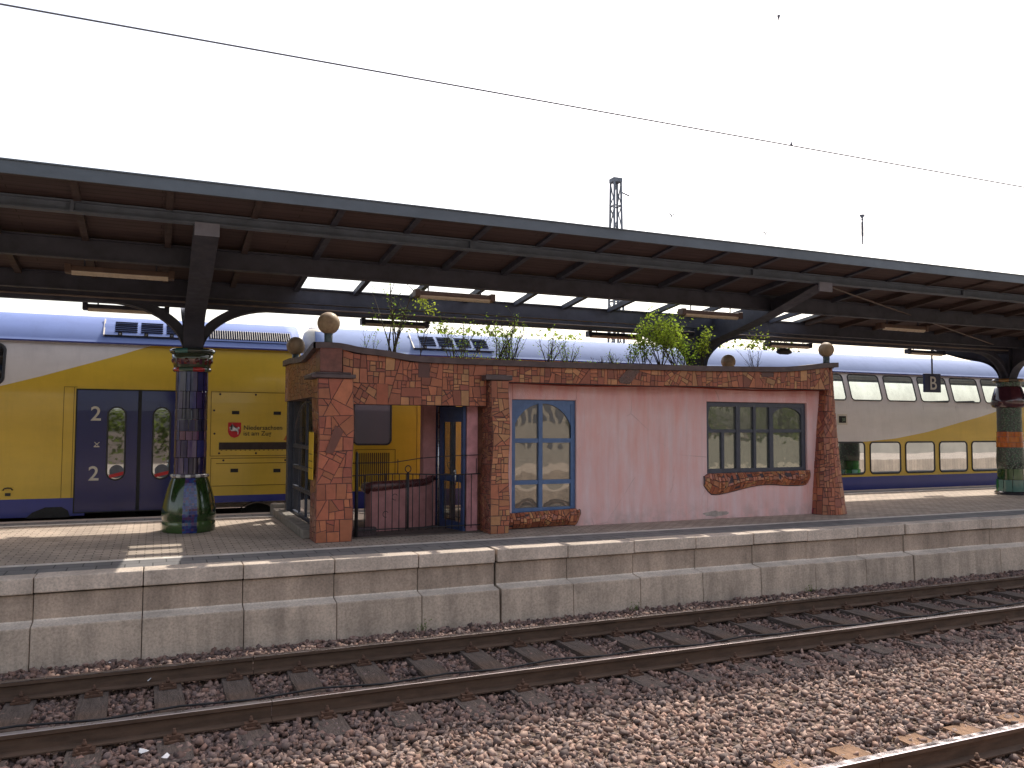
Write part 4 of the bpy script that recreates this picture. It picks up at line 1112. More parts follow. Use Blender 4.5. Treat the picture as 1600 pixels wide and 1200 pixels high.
mb = MB(); mb.box((4.47,12.06,ZP),(4.66,12.3,2.96)); part(mb, 'door_jamb', plain('rose_render', (.50,.24,.26), .85), bevel=.02)
mb = MB(); mb.tube([(4.285,12.90,ZP),(4.285,12.90,2.75)], .018, 8); part(mb, 'downpipe', M['metal'])
mb = MB(); mb.box((2.62,11.95,ZP+.002),(4.7,15.1,ZP+.02)); part(mb, 'porch_floor', plain('dark_porch_floor', (.10,.075,.065), .9))
mb = MB(); mb.box((2.62,12.06,ZP+.02),(3.05,12.2,ZP+.14)); mb.box((2.62,12.05,ZP+.02),(2.95,12.75,ZP+.09)); part(mb, 'step', M['grout'], bevel=.01)
# pier seen behind the second pillar and rear lintel
mb = MB(); mb.box((4.66,12.125,ZP),(5.0,12.5,3.1)); part(mb, 'inner_pier', plain('brown_tile_pier', (.16,.06,.035), .6, var=.5, scale=9))
mb = MB(); mb.box((2.42,15.0,2.86),(5.6,15.2,3.45)); part(mb, 'rear_lintel', M['grout'])
mb = MB(); mb.box((2.16,14.98,ZP),(2.40,15.2,2.86)); part(mb, 'rear_post', M['dark_frame'], bevel=.01)
# wrought iron fence across the porch
fe = MB(); y = 11.98
def topz(x): return 1.70+.015*math.sin((x-2.7)*3)
for k in range(17):
    x = 2.84+k*.105
    if x > 4.62: break
    fe.tube([(x,y,.86),(x,y,topz(x))], .007, 6)
fe.tube([(2.62+2.05*i/20,y,topz(2.62+2.05*i/20)) for i in range(21)], .009, 6)
fe.tube([(2.62+2.05*i/20,y,.90) for i in range(21)], .009, 6)
fe.tube([(2.66,y,1.885),(3.0,y,1.885),(3.3,y,1.89),(3.7,y,1.945),(4.2,y,1.975),(4.66,y,1.985)], .007, 6)
for x in (3.34, 4.60): fe.tube([(x,y,topz(x)),(x,y,1.93)], .007, 6)
fence = part(fe, 'iron_fence', M['iron'])
p = MB(); p.tube([(2.72,y,ZP),(2.72,y,2.02),(2.72,y,2.06)], [.026,.026,.004], 8); p.build('fence_post', M['iron'], fence)
p = MB(); p.tube([(3.50,y,.9),(3.50,y,1.73)], .02, 8); p.tube([(3.50+.045*math.cos(a),y,1.785+.05*math.sin(a)) for a in [2*math.pi*k/20 for k in range(20)]], .008, 6, closed=True); p.build('ring_finial', M['iron'], fence)
p = MB(); p.tube([(4.18+.055*math.cos(a),y,1.83+.055*math.sin(a)) for a in [2*math.pi*k/20 for k in range(20)]], .006, 6, closed=True); p.tube([(4.18,y,1.70),(4.18,y,1.84)], .007, 6); p.build('ring_finial', M['iron'], fence)
for (x, z) in ((3.30,1.37),(3.16,1.12)):
    p = MB(); p.tube([(x+.04*math.cos(a),y,z+.045*math.sin(a)) for a in [.5+4.6*k/14 for k in range(15)]], .005, 5); p.build('scroll', M['iron'], fence)
# glazed left side : frame with arch and bars
XS = 2.26
gl = MB(); y0, y1 = 12.22, 14.98
for yy in (y0+.03, 13.6, y1-.03): gl.box((XS-.02,yy-.022,.9),(XS+.02,yy+.022,2.86))
for zz in (.92, 1.36, 1.72, 2.08): gl.box((XS-.028,y0+.075,zz-.03),(XS+.028,y1-.075,zz+.03))
for yy in (12.9,14.3): gl.box((XS-.012,yy-.012,.95),(XS+.012,yy+.012,2.08))
gl.tube([(XS,13.6+1.3*math.cos(a),2.08+.74*math.sin(a)) for a in [math.pi*k/24 for k in range(25)]], .02, 6)
so = part(gl, 'side_window', M['dark_frame'])
g = MB(); g.face([(XS,y0,.9),(XS,y1,.9),(XS,y1,2.86),(XS,y0,2.86)]); g.build('pane', M['clear'], so)
mb = MB(); mb.box((1.98,12.22,ZP),(2.2,15.5,.92)); part(mb, 'plinth_kerb', M['kerb'], bevel=.02)
mb = MB(); mb.box((1.96,15.5,ZP),(2.22,15.72,1.0)); part(mb, 'kerb_end_stone', M['kerb'], bevel=.03)
# timetable poster on the pillar side
mb = MB(); mb.box((2.045,11.80,1.66),(2.055,12.14,2.34)); o = part(mb, 'poster', M['poster']); o['label'] = 'narrow yellow timetable poster'
mb = MB()
for k in range(3): mb.box((2.0425,11.82,2.02-k*.1),(2.0445,12.12,2.03-k*.1))
mb.build('poster_lines', M['dark_mark'], o)
# ball finials
for (x, y, z, r, zs_) in ((2.27,11.95,3.925,.163,3.62),(2.28,15.08,3.87,.165,3.60),(11.80,11.98,3.925,.145,3.65),(12.02,15.2,3.93,.165,3.58)):
    st = MB(); st.lathe(x, y, [(.065,zs_),(.06,zs_+.05),(.062,z-r+.02)], 16); s_ = part(st, 'finial_stem', M['ball_stem'])
    b_ = MB(); b_.sphere((x,y,z), r, 32); b_.build('ball', M['ball'], s_)

# ------------------------------------------------------------------ train
YC = 17.86
PR_T = [(16.45,.60),(16.45,.98),(16.45,1.2),(16.45,2.0),(16.45,2.7),(16.465,3.0),(16.50,3.2),(16.57,3.5),(16.65,3.78),(16.70,3.93),(16.74,4.0),(16.85,4.14),(17.02,4.30),(17.25,4.43),(17.55,4.51),(17.86,4.54)]
def py(z): return float(np.interp(z, [p[1] for p in PR_T], [p[0] for p in PR_T]))
def coach(x0, x1, bfun, bottom, roofmat, label, holes=(), HZ=(3.18, 3.845)):
    root = empty('train_coach', ((x0+x1)/2, YC, 0), label, 'train coach', 'double deck coaches of one train')
    mb = MB(); N = int((x1-x0)/.25); xs_ = sorted(set([x0+(x1-x0)*i/N for i in range(N+1)]+[round(q, 4) for h in holes for q in h])); N = len(xs_)-1
    zrows = [p[1] for p in PR_T if .98 < p[1] < 3.93]
    endr = .10
    def off(x): # slightly rounded ends
        d = min(x-x0, x1-x); return .06*max(0, 1-d/.25)**2
    for i in range(N):
        a, b = xs_[i], xs_[i+1]
        def col_(lo_a, lo_b, hi_a, hi_b, m):
            n = 8
            for k in range(n):
                f0, f1 = k/n, (k+1)/n
                za0, za1 = lo_a+(hi_a-lo_a)*f0, lo_a+(hi_a-lo_a)*f1; zb0, zb1 = lo_b+(hi_b-lo_b)*f0, lo_b+(hi_b-lo_b)*f1
                mb.face([(a,py(za0)+off(a),za0),(b,py(zb0)+off(b),zb0),(b,py(zb1)+off(b),zb1),(a,py(za1)+off(a),za1)], m, sm=True)
        ya, yb_ = bfun(a), bfun(b)
        lo = bottom(a); col_(lo[0], lo[0], lo[1], lo[1], 0)          # blue band
        ZR = 3.93
        ya, yb_ = max(lo[1], min(ZR, ya)), max(lo[1], min(ZR, yb_))
        hole = any(h[0]-1e-3 <= a and b <= h[1]+1e-3 for h in holes)
        spans = [(lo[1], HZ[0]), (HZ[1], ZR)] if hole else [(lo[1], ZR)]
        for (s0, s1) in spans:
            ma, mb2 = max(s0, min(s1, ya)), max(s0, min(s1, yb_))
            if ma > s0+1e-4 or mb2 > s0+1e-4: col_(s0, s0, ma, mb2, 1)
            if ma < s1-1e-4 or mb2 < s1-1e-4: col_(ma, mb2, s1, s1, 2)
    body = mb.build('body', [M['blue'], M['yellow'], M['white']], root, merge=True)
    rf = MB(); pr_ = [p for p in PR_T if p[1] >= 3.93]; pr_ = [(16.655,3.925)]+pr_
    full = pr_+[(2*YC-p[0], p[1]) for p in reversed(pr_[:-1])]
    for i in range(N):
        a, b = xs_[i], xs_[i+1]
        for k in range(len(full)-1):
            (ya, za), (yb_, zb_) = full[k], full[k+1]
            rf.face([(a,ya,za),(b,ya,za),(b,yb_,zb_),(a,yb_,zb_)], sm=True)
    for x in (x0, x1): rf.face([(x,p[0],p[1]) for p in full])
    roof = rf.build('roof', roofmat, root, merge=True)
    g = MB(); g.box((x0,16.64,3.915),(x1,16.69,3.94)); g.build('roof_rail', M['blue'], roof)
    # ends and back
    e = MB()
    for x, s in ((x0,1),(x1,-1)):
        e.face([(x,py(z)+.06,z) for z in (.6,2.0,2.7,3.2,3.5,3.93)]+[(x,2*YC-py(z),z) for z in (3.93,3.5,3.2,2.7,2.0,.6)], 0)
    yb2 = 2*YC-16.45
    e.build('end_wall', M['white'], root)
    e = MB()
    def bk(a, b, z0, z1):
        n = 4
        for k in range(n):
            za, zc = z0+(z1-z0)*k/n, z0+(z1-z0)*(k+1)/n
            e.face([(a,2*YC-py(za),za),(b,2*YC-py(za),za),(b,2*YC-py(zc),zc),(a,2*YC-py(zc),zc)])
    bk(x0, x1, .6, HZ[0]); bk(x0, x1, HZ[1], 3.93)
    ed = [x0]+[q for h in sorted(holes) for q in h]+[x1]
    if holes: bk(x0, ed[1], HZ[0], HZ[1]); bk(ed[-2], x1, HZ[0], HZ[1])
    else: bk(x0, x1, HZ[0], HZ[1])
    e.build('far_side_wall', M['white'], root)
    if holes:
        e = MB(); e.box((x0+.2,16.6,2.35),(x1-.2,2*YC-16.6,2.40)); e.box((x0+.2,16.9,3.90),(x1-.2,2*YC-16.9,3.93)); e.build('upper_saloon', M['white_mark'], root)
        rs = random.Random(5)
        x = min(h[0] for h in holes)
        while x < max(h[1] for h in holes):
            for yy in (16.75, 18.0):
                q = MB(); q.box((x,yy,2.40),(x+.12,yy+.95,3.14+rs.uniform(-.03,.12))); q.build('seat_back', M['curtain'], root, bevel=.04)
            x += .93
    u = MB(); u.box((x0+.3,16.75,.28),(x1-.3,2*YC-16.75,.62)); u.build('underframe', M['under'], root)
    return root, body, roof
def xz_plate(mb, x0, x1, z0, z1, off=.006, m=0, rows=4):
    for k in range(rows):
        a, b = z0+(z1-z0)*k/rows, z0+(z1-z0)*(k+1)/rows
        mb.face([(x0,py(a)-off,a),(x1,py(a)-off,a),(x1,py(b)-off,b),(x0,py(b)-off,b)], m)
def rrect(x0, x1, z0, z1, r, n=7):
    pts = []
    for (cx, cz, a0) in ((x1-r,z0+r,-math.pi/2),(x1-r,z1-r,0),(x0+r,z1-r,math.pi/2),(x0+r,z0+r,math.pi)):
        for k in range(n+1):
            a = a0+math.pi/2*k/n; pts.append((cx+r*math.cos(a), cz+r*math.sin(a)))
    return pts
def twindow(root, x0, x1, z0, z1, r, mat, off=.004, gw=.018):
    # gasket first, then the pane slightly proud
    pts = rrect(x0, x1, z0, z1, r)
    g = MB(); g.tube([(x, py(z)-off, z) for (x, z) in pts], gw, 6, closed=True)
    o = g.build('window', M['gasket'], root)
    p = MB(); rows = 18
    def ext(z):
        d = 0
        if z < z0+r: d = r-math.sqrt(max(0, r*r-(z0+r-z)**2))
        if z > z1-r: d = r-math.sqrt(max(0, r*r-(z-z1+r)**2))
        return d
    zz = [z0+(z1-z0)*(.5-.5*math.cos(math.pi*k/rows)) for k in range(rows+1)]
    for k in range(rows):
        a, b = zz[k], zz[k+1]; da, db = ext(a), ext(b)
        p.face([(x0+da,py(a)-off,a),(x1-da,py(a)-off,a),(x1-db,py(b)-off,b),(x0+db,py(b)-off,b)], sm=True)
    p.build('pane', mat, o, merge=True)
    return o
def text_mesh(txt, size, loc, name, mat, parent, rotz=0, extr=.002, align='LEFT', bold=0):
    cu = bpy.data.curves.new('lettering', 'FONT'); cu.body = txt; cu.size = size; cu.extrude = extr; cu.align_x = align; cu.offset = bold
    to = bpy.data.objects.new('lettering', cu); COL.objects.link(to)
    dg = bpy.context.evaluated_depsgraph_get(); me = bpy.data.meshes.new_from_object(to.evaluated_get(dg))
    bpy.data.objects.remove(to)
    me.materials.clear(); me.materials.append(mat)
    me.transform(Matrix.Translation(loc) @ Matrix.Rotation(rotz, 4, 'Z') @ Matrix.Rotation(math.pi/2, 4, 'X'))
    o = bpy.data.objects.new(name, me); COL.objects.link(o); o.parent = parent
    if parent.parent is None and parent.type == 'EMPTY': o.location = -Vector(parent.location)
    return o
# coach A (left)
def bA(x): return float(np.interp(x, [-20,-8,-5,-2.49,-1.9,-1.2,-.6,-.19,0], [1.3,1.9,2.4,3.095,3.28,3.52,3.73,3.89,3.95]))
def botA(x): return (.82, 1.137) if x < -1.31 else (.97, 1.10)
rA, bodyA, roofA = coach(-24.0, 2.63, bA, botA, M['roofblue'], 'yellow double deck coach with navy double doors, left of the shelter')
xz_ = MB(); xz_plate(xz_, -1.325, .42, .86, 3.075, .004, rows=10)
dr = xz_.build('door_recess', M['black'], rA)
for (a, b) in ((-1.30, -.315), (-.255, .40)):
    d = MB(); xz_plate(d, a, b, .88, 3.05, .016, rows=12); dl = d.build('door', M['navy'], rA)
    cxw = -.66 if a < -1 else .09
    twindow(dl, cxw-.145, cxw+.145, 1.44, 2.75, .143, M['glass_train_low'], .022, .014)
text_mesh('2', .36, (-1.09, 16.43, 2.51), 'numeral', M['white_mark'], rA, bold=.004)
text_mesh('2', .36, (-1.10, 16.43, 1.44), 'numeral', M['white_mark'], rA, bold=.004)
m_ = MB(); m_.box((-1.02,16.428,2.03),(-.93,16.432,2.05)); m_.bar((-1.02,16.43,2.04),(-.93,16.43,2.12),.004,.012); m_.bar((-1.01,16.43,2.12),(-.95,16.43,2.06),.004,.012); m_.build('door_symbol', M['white_mark'], rA)
# no-smoking style round stickers on the panes
for cxw in (-.64, .11):
    s_ = MB()
    pts = [(cxw+.12*math.cos(a), 16.423, 1.59+.12*math.sin(a)) for a in [2*math.pi*k/24 for k in range(24)]]; s_.face(pts, 0)
    st = s_.build('sticker', M['pole'], rA)
    s2 = MB(); s2.bar((cxw-.12,16.421,1.50),(cxw+.12,16.421,1.56),.003,.06); s2.build('sticker_band', M['red_mark'], st)
twindow(rA, -3.9, -2.46, 3.13, 3.84, .12, M['glass_train_up'], .004, .024)
# equipment panels
def outline(x0, x1, z0, z1, w=.008, off=.006):
    s_ = MB(); 
    for (a, b, c, d) in ((x0,x1,z0,z0+w),(x0,x1,z1-w,z1),(x0,x0+w,z0,z1),(x1-w,x1,z0,z1)): xz_plate(s_, a, b, c, d, off, rows=4)
    return s_
pa = MB(); xz_plate(pa, .944, 2.50, 1.852, 3.06, .010, rows=6); pan = pa.build('equipment_hatch', M['yellow'], rA)
outline(.936, 2.508, 1.844, 3.068, .010, .012).build('hatch_seam', M['seam'], pan)
pb = MB(); xz_plate(pb, .96, 2.50, 1.285, 1.80, .010); pan2 = pb.build('equipment_hatch', M['yellow'], rA)
outline(.952, 2.508, 1.278, 1.808, .010, .012).build('hatch_seam', M['seam'], pan2)
s_ = MB(); xz_plate(s_, 1.05, 2.49, 1.70, 1.712, .013, rows=1); s_.build('hatch_groove', M['seam'], pan2)
for (x0_, x1_, z0_, z1_, pp) in ((1.315,1.45,2.64,2.705,pan),(2.085,2.225,2.635,2.70,pan),(1.31,1.45,1.535,1.605,pan2),(2.10,2.235,1.52,1.59,pan2)):
    s_ = MB(); xz_plate(s_, x0_, x1_, z0_, z1_, .014, rows=1); s_.build('latch', M['black'], pp)
s_ = MB(); xz_plate(s_, 1.093, 2.46, 1.965, 2.105, .014, rows=1); vs = s_.build('vent_slot', M['slotdark'], pan)
for k in range(16):
    s_ = MB(); s_.box((1.13+k*.086,16.432,1.945),(1.155+k*.086,16.442,1.96)); s_.build('slot_tooth', M['seam'], vs)
for (x, z, pp) in ((.995,2.71,pan),(1.01,2.27,pan),(1.10,1.90,pan),(1.77,1.895,pan),(2.435,1.89,pan),(1.10,3.02,pan),(1.75,3.02,pan),(1.18,1.765,pan2),(2.32,1.755,pan2)):
    s_ = MB(); s_.face([(x+.02*math.cos(a),py(z)-.014,z+.02*math.sin(a)) for a in [2*math.pi*k/12 for k in range(12)]]); s_.build('screw', M['slotdark'], pp)
text_mesh('Niedersachsen', .122, (1.53, 16.436, 2.345), 'lettering', M['dark_mark'], pan, bold=.0006)
text_mesh('ist am Zug', .122, (1.53, 16.436, 2.235), 'lettering', M['dark_mark'], pan, bold=.0006)
text_mesh('D-MEBW 50 80', .05, (2.05, 16.436, 1.30), 'lettering', M['dark_mark'], pan2) if False else None
sd = MB(); sh_pts = [(1.25,2.484),(1.25,2.31),(1.265,2.26),(1.30,2.215),(1.368,2.188),(1.436,2.215),(1.47,2.26),(1.488,2.31),(1.488,2.484)]
sd.face([(x,16.436,z) for (x, z) in sh_pts][::-1]); shd = sd.build('shield', M['red_mark'], pan)
hp = [(.30,.86),(.33,.92),(.36,.86),(.43,.80),(.44,.72),(.50,.66),(.62,.63),(.74,.60),(.78,.66),(.86,.70),(.93,.64),(.90,.52),(.86,.56),(.84,.62),(.80,.55),(.80,.44),(.86,.34),(.82,.18),(.77,.20),(.79,.32),(.70,.38),(.66,.44),(.52,.44),(.44,.42),(.30,.40),(.20,.48),(.14,.44),(.12,.50),(.22,.55),(.32,.50),(.34,.56),(.22,.62),(.12,.56),(.08,.62),(.18,.70),(.32,.66),(.34,.72),(.24,.72),(.22,.78)]
hb_ = bmesh.new(); vs_ = [hb_.verts.new((1.255+.22*a, 16.433, 2.20+.28*(b+.02))) for a, b in hp]; fce = hb_.faces.new(vs_); bmesh.ops.triangulate(hb_, faces=[fce]); me = bpy.data.meshes.new('horse'); hb_.to_mesh(me); hb_.free(); me.materials.append(M['white_lino'])
ho = bpy.data.objects.new('horse_emblem', me); COL.objects.link(ho); ho.parent = pan; 
# small warning triangle
s_ = MB(); s_.face([(2.28,16.436,2.14),(2.38,16.436,2.14),(2.33,16.436,2.24)]); s_.build('warning_mark', plain('faded_red', (.5,.14,.03), .6), pan)
# vertical seams left of the door
for x in (-1.52, -1.36):
    s_ = MB(); xz_plate(s_, x, x+.008, 1.14, 3.10, .004, rows=8); s_.build('panel_seam', M['seam'], rA)
s_ = MB(); xz_plate(s_, -1.52, -1.31, 3.10, 3.108, .004, rows=1); s_.build('panel_seam', M['seam'], rA)
def coupling(x):
    s_ = MB(); s_.tube([(x-.07,16.42,1.30),(x-.05,16.40,1.33),(x,16.395,1.34),(x+.05,16.40,1.33),(x+.07,16.42,1.30)], .012, 6); s_.box((x-.04,16.42,1.20),(x+.04,16.45,1.25)); return s_
coupling(-2.32).build('hose_socket', M['dark_mark'], rA)
# wheel arch and bogie glimpses
s_ = MB(); s_.face([(x,16.445,z) for x, z in ((-2.05,.80),(-1.95,.90),(-1.75,.985),(-1.5,.985),(-1.40,.92),(-1.36,.80))][::-1]); s_.build('wheel_arch', M['black'], rA)
def bogie(root, xc):
    b = MB(); b.box((xc-1.9,16.72,.38),(xc+1.9,16.86,.62)); fr_ = b.build('bogie', M['under'], root)
    for dx in (-1.25, 1.25):
        w = MB()
        for k in range(28):
            a0, a1 = 2*math.pi*k/28, 2*math.pi*(k+1)/28
            for (r0_, r1_, yy) in ((0,.15,16.98),(.15,.38,17.02),(.38,.43,16.99),):
                w.face([(xc+dx+r0_*math.cos(a0),yy,.46+r0_*math.sin(a0)),(xc+dx+r1_*math.cos(a0),yy,.46+r1_*math.sin(a0)),(xc+dx+r1_*math.cos(a1),yy,.46+r1_*math.sin(a1)),(xc+dx+r0_*math.cos(a1),yy,.46+r0_*math.sin(a1))])
            w.face([(xc+dx+.46*math.cos(a0),16.99,.46+.46*math.sin(a0)),(xc+dx+.46*math.cos(a1),16.99,.46+.46*math.sin(a1)),(xc+dx+.46*math.cos(a1),17.13,.46+.46*math.sin(a1)),(xc+dx+.46*math.cos(a0),17.13,.46+.46*math.sin(a0))])
        w.build('wheel', M['under'], fr_)
        a = MB(); a.box((xc+dx-.2,16.66,.34),(xc+dx+.2,16.74,.62)); a.build('axle_box', M['under'], fr_)
    sp = MB()
    for dx in (-.35, .35): sp.tube([(xc+dx+.08*math.cos(q*.9),16.68+.0+.08*math.sin(q*.9),.40+q*.012) for q in range(36)], .018, 6)
    sp.build('spring', M['under'], fr_)
bogie(rA, 2.63-3.1-.2 + 1.3)
bogie(rA, -20)
# roof grilles
def roof_pt(f):  # f 0..1 along the slope between z 4.06 and 4.42
    z = 4.06+.34*f; return (py(z), z)
def grille_h(roof, x0, x1, n, mat):
    y0_, z0_ = roof_pt(0); y1_, z1_ = roof_pt(1)
    fr_ = MB()
    def P(x, f, o): 
        y, z = roof_pt(f); return (x, y-o*.75, z+o*.65)
    for k in range(8):
        fr_.face([P(x0,k/8,.02),P(x1,k/8,.02),P(x1,(k+1)/8,.02),P(x0,(k+1)/8,.02)])
    o = fr_.build('roof_grille', mat, roof)
    pitch = (x1-x0-.22)/n
    for i in range(n):
        a = x0+.18+i*pitch; b = a+pitch-.06
        s_ = MB()
        for k in range(6):
            f0 = .24+.70*k/6; s_.face([P(a,f0,.028),P(b,f0,.028),P(b,f0+.075,.028),P(a,f0+.075,.028)])
        s_.build('louvre_slots', M['slot_matte'], o)
        s_ = MB(); q = P((a+b)/2-.1,.12,.03); s_.box((q[0]-.035,q[1]-.02,q[2]-.03),(q[0]+.035,q[1]+.01,q[2]+.03)); s_.build('catch', M['black'], o)
        s_ = MB(); s_.box((q[0]-.015,q[1]-.03,q[2]-.014),(q[0]+.015,q[1]-.015,q[2]+.014)); s_.build('catch_pin', M['metal'], o)
    s_ = MB(); s_.bar(P(x0,.02,.03), P(x1,.02,.03), .02, .02); s_.build('grille_edge', M['gasket'], o)
    s_ = MB(); s_.bar(P(x0,0,.03), P(x0,1,.03), .025, .04); s_.build('grille_trim', M['white_mark'], o)
grille_h(roofA, -.93, .62, 3, M['roofblue'])
def grille_v(roof, x0, x1, mat):
    fr_ = MB()
    def P(x, f, o):
        y, z = roof_pt(f); return (x, y-o*.75, z+o*.65)
    for k in range(6): fr_.face([P(x0,-.02+.78*k/6,.02),P(x1,-.02+.78*k/6,.02),P(x1,-.02+.78*(k+1)/6,.02),P(x0,-.02+.78*(k+1)/6,.02)])
    o = fr_.build('roof_grille', mat, roof)
    x = x0+.06; s_ = MB(); w = MB()
    while x < x1-.05:
        for k in range(4):
            f0, f1 = .08+.55*k/4, .08+.55*(k+1)/4
            s_.face([P(x,f0,.025),P(x+.022,f0,.025),P(x+.022,f1,.025),P(x,f1,.025)])
        w.bar(P(x+.032,.08,.03), P(x+.032,.63,.03), .010, .02)
        x += .043
    s_.build('louvre_slots', M['slot_matte'], o); w.build('louvre_fins', M['white_mark'], o)
grille_v(roofA, .84, 2.47, M['roofblue'])

# coach B (behind the shelter and to the right)
def bB(x): return float(np.interp(x, [3,9,11,13,15,16.8,17.6,18.67,19.9,21.2,22.1,22.84,23.5,24,25,26], [4,4,3.2,2.5,2.12,2.02,2.05,2.13,2.31,2.58,2.76,2.93,3.15,3.37,3.7,4.0]))
def botB(x): return (.70, 1.11)
rB, bodyB, roofB = coach(2.98, 30.0, bB, botB, M['roofblue2'], 'double deck coach with two rows of windows behind and right of the shelter', holes=[(17.129+k*1.307+.02, 17.129+k*1.307+1.09) for k in range(-4, 9) if 17.129+k*1.307 > 8 and 17.129+k*1.307 < 28])
# rounded pale cab-side end
s_ = MB(); s_.lathe(3.05, 17.4, [(.30,3.95),(.30,4.2),(.26,4.36),(.16,4.46)], 20); s_.build('end_fairing', M['white_mark'], rB)
twindow(rB, 3.66, 4.43, 2.05, 2.95, .10, M['glass_lilac'], .004, .020)
gv = outline(3.70, 4.53, 1.12, 1.95, .012, .008).build('grille_seam', M['seam'], rB)
s_ = MB(); x = 3.78
while x < 4.42: xz_plate(s_, x, x+.02, 1.2, 1.88, .007, rows=1); x += .043
s_.build('vent_slots', M['slotdark'], gv)
s_ = MB(); xz_plate(s_, 4.98, 4.99, 1.12, 3.0, .004, rows=5); s_.build('panel_seam', M['seam'], rB)
k = 0
x = 13.74-1.32*2
while x < 28.5:
    twindow(rB, x, x+1.12, 1.185, 2.03, .11, M['glass_train_low'], .004, .022)
    x += 1.32
UP = 17.129
for k in range(-4, 9):
    a = UP+k*1.307
    if a < 8 or a > 28: continue
    twindow(rB, a, a+1.11, 3.165, 3.86, .10, M['glass_thru'], .004, .017)
grille_h(roofB, 5.0, 6.85, 4, M['roofblue2'])
s_ = MB(); xz_plate(s_, 16.55, 16.90, 2.50, 2.78, .006, rows=1); inf = s_.build('number_display', M['white_mark'], rB)
s_ = MB(); xz_plate(s_, 16.60, 16.85, 2.55, 2.73, .010, rows=1); s_.build('display_screen', M['black'], inf)
text_mesh('31', .13, (16.70, 16.435, 2.59), 'numeral', plain('display_green', (.25,.35,.22), .5), inf)
for xc in (6.0, 27.0): bogie(rB, xc)
# gangway between the coaches
s_ = MB()
for k in range(5): s_.box((2.60+k*.08,17.25,.9),(2.65+k*.08,18.45,3.3))
s_.build('gangway', M['black'], rA)

# ------------------------------------------------------------------ platform letter sign, loudspeaker
sg = empty('platform_sign', (18.95,15.5,3.36), 'small square navy sign with a white letter B hanging from the canopy', 'sign')
s_ = MB(); s_.box((18.64,15.47,3.37),(19.25,15.53,3.87)); s_.build('panel', M['sign_blue'], sg, bevel=.01)
s_ = MB(); s_.tube([(18.96,15.5,3.87),(18.96,15.5,4.6)], .022, 10); s_.build('hanger', M['pole'], sg)
text_mesh('B', .50, (18.945,15.462,3.445), 'letter', M['white_lino'], sg, align='CENTER', bold=.004)
sp = empty('loudspeaker', (14.0,15.5,4.2), 'small dark loudspeaker hanging from the canopy left of the right ball', 'loudspeaker')
s_ = MB(); s_.tube([(13.72,15.5,4.25),(13.8,15.5,4.27),(14.05,15.5,4.27),(14.15,15.5,4.25)], [.04,.08,.08,.03], 12); s_.build('housing', M['black'], sp)
s_ = MB(); s_.tube([(13.95,15.5,4.33),(13.95,15.5,4.60)], .012, 6); s_.build('bracket', M['steel'], sp)
# ------------------------------------------------------------------ overhead line
def cat(xa, ya, za, xb, yb_, zb_, sag, n=40, r=.006):
    s_ = MB(); pts = []
    for k in range(n+1):
        f = k/n; pts.append((xa+(xb-xa)*f, ya+(yb_-ya)*f, za+(zb_-za)*f-sag*4*f*(1-f)))
    s_.tube(pts, r, 6); return s_
wr = empty('overhead_wire', (0,8.38,6.1), 'thin contact wire crossing the whole sky diagonally', 'overhead wire')
cat(-25,8.38,6.20,60,8.38,6.20,0, r=.0095).build('contact_wire', M['pole'], wr)
s_ = MB(); s_.tube([(7.70,8.38,6.20),(7.70,8.38,6.22),(7.70,8.38,6.26)], [.02,.016,.003], 8); s_.build('clamp', M['pole'], wr)
wr2 = empty('overhead_wire', (0,3.86,5.0), 'very faint wire at the upper right corner of the sky', 'overhead wire')
cat(-25,8.42,7.92,60,8.42,8.02,-.02, r=.0022).build('messenger_wire', M['mast'], wr2)
s_ = MB(); s_.tube([(7.55,8.42,7.97),(7.55,8.42,7.94),(7.55,8.42,7.89)], [.024,.014,.003], 8); s_.build('clamp', M['pole'], wr2)
# lattice mast
def mast(x, y, z1, w0, w1):
    root = empty('lattice_mast', (x,y,-.2), 'tapered steel lattice mast rising behind the canopy', 'mast')
    s_ = MB(); n = 13
    def c(k, z):
        f = z/z1; w = w0+(w1-w0)*f; sx, sy = [(-1,-1),(1,-1),(1,1),(-1,1)][k]
        return Vector((x+sx*w/2, y+sy*w/2, z))
    for k in range(4):
        s_.bar(c(k,-.3), c(k,z1), .06, .06)
        for i in range(n):
            za, zb_ = z1*i/n, z1*(i+1)/n; j = (k+1) % 4
            s_.bar(c(k,za) if i % 2 else c(j,za), c(j,zb_) if i % 2 else c(k,zb_), .035, .02); s_.bar(c(k,zb_), c(j,zb_), .05, .03)
    s_.build('lattice', M['mast'], root)
    s_ = MB(); s_.box((x-w1/2-.04,y-w1/2-.04,z1),(x+w1/2+.04,y+w1/2+.04,z1+.14)); s_.build('head_cap', M['mast'], root)
    s_ = MB(); s_.tube([(x+.15,y,z1-.3),(x+.55,y,z1-.42)], .03, 6); s_.build('stub_arm', M['mast'], root)
mast(14.88, 25, 11.15, .52, .27)
ins = empty('insulator', (26.7,25,10.1), 'ribbed insulator hanging in the sky above the right part of the canopy', 'insulator')
s_ = MB(); pr_ = []
for k in range(12): pr_ += [(.035,10.35+k*.05),(.075,10.365+k*.05),(.035,10.38+k*.05)]
s_.lathe(26.7,25,[(.025,10.0),(.03,10.1),(.03,10.34)]+pr_+[(.03,11.0),(.05,11.05),(.03,11.1),(.11,11.22),(.10,11.25)], 12); s_.build('ribbed_rod', M['pole'], ins)
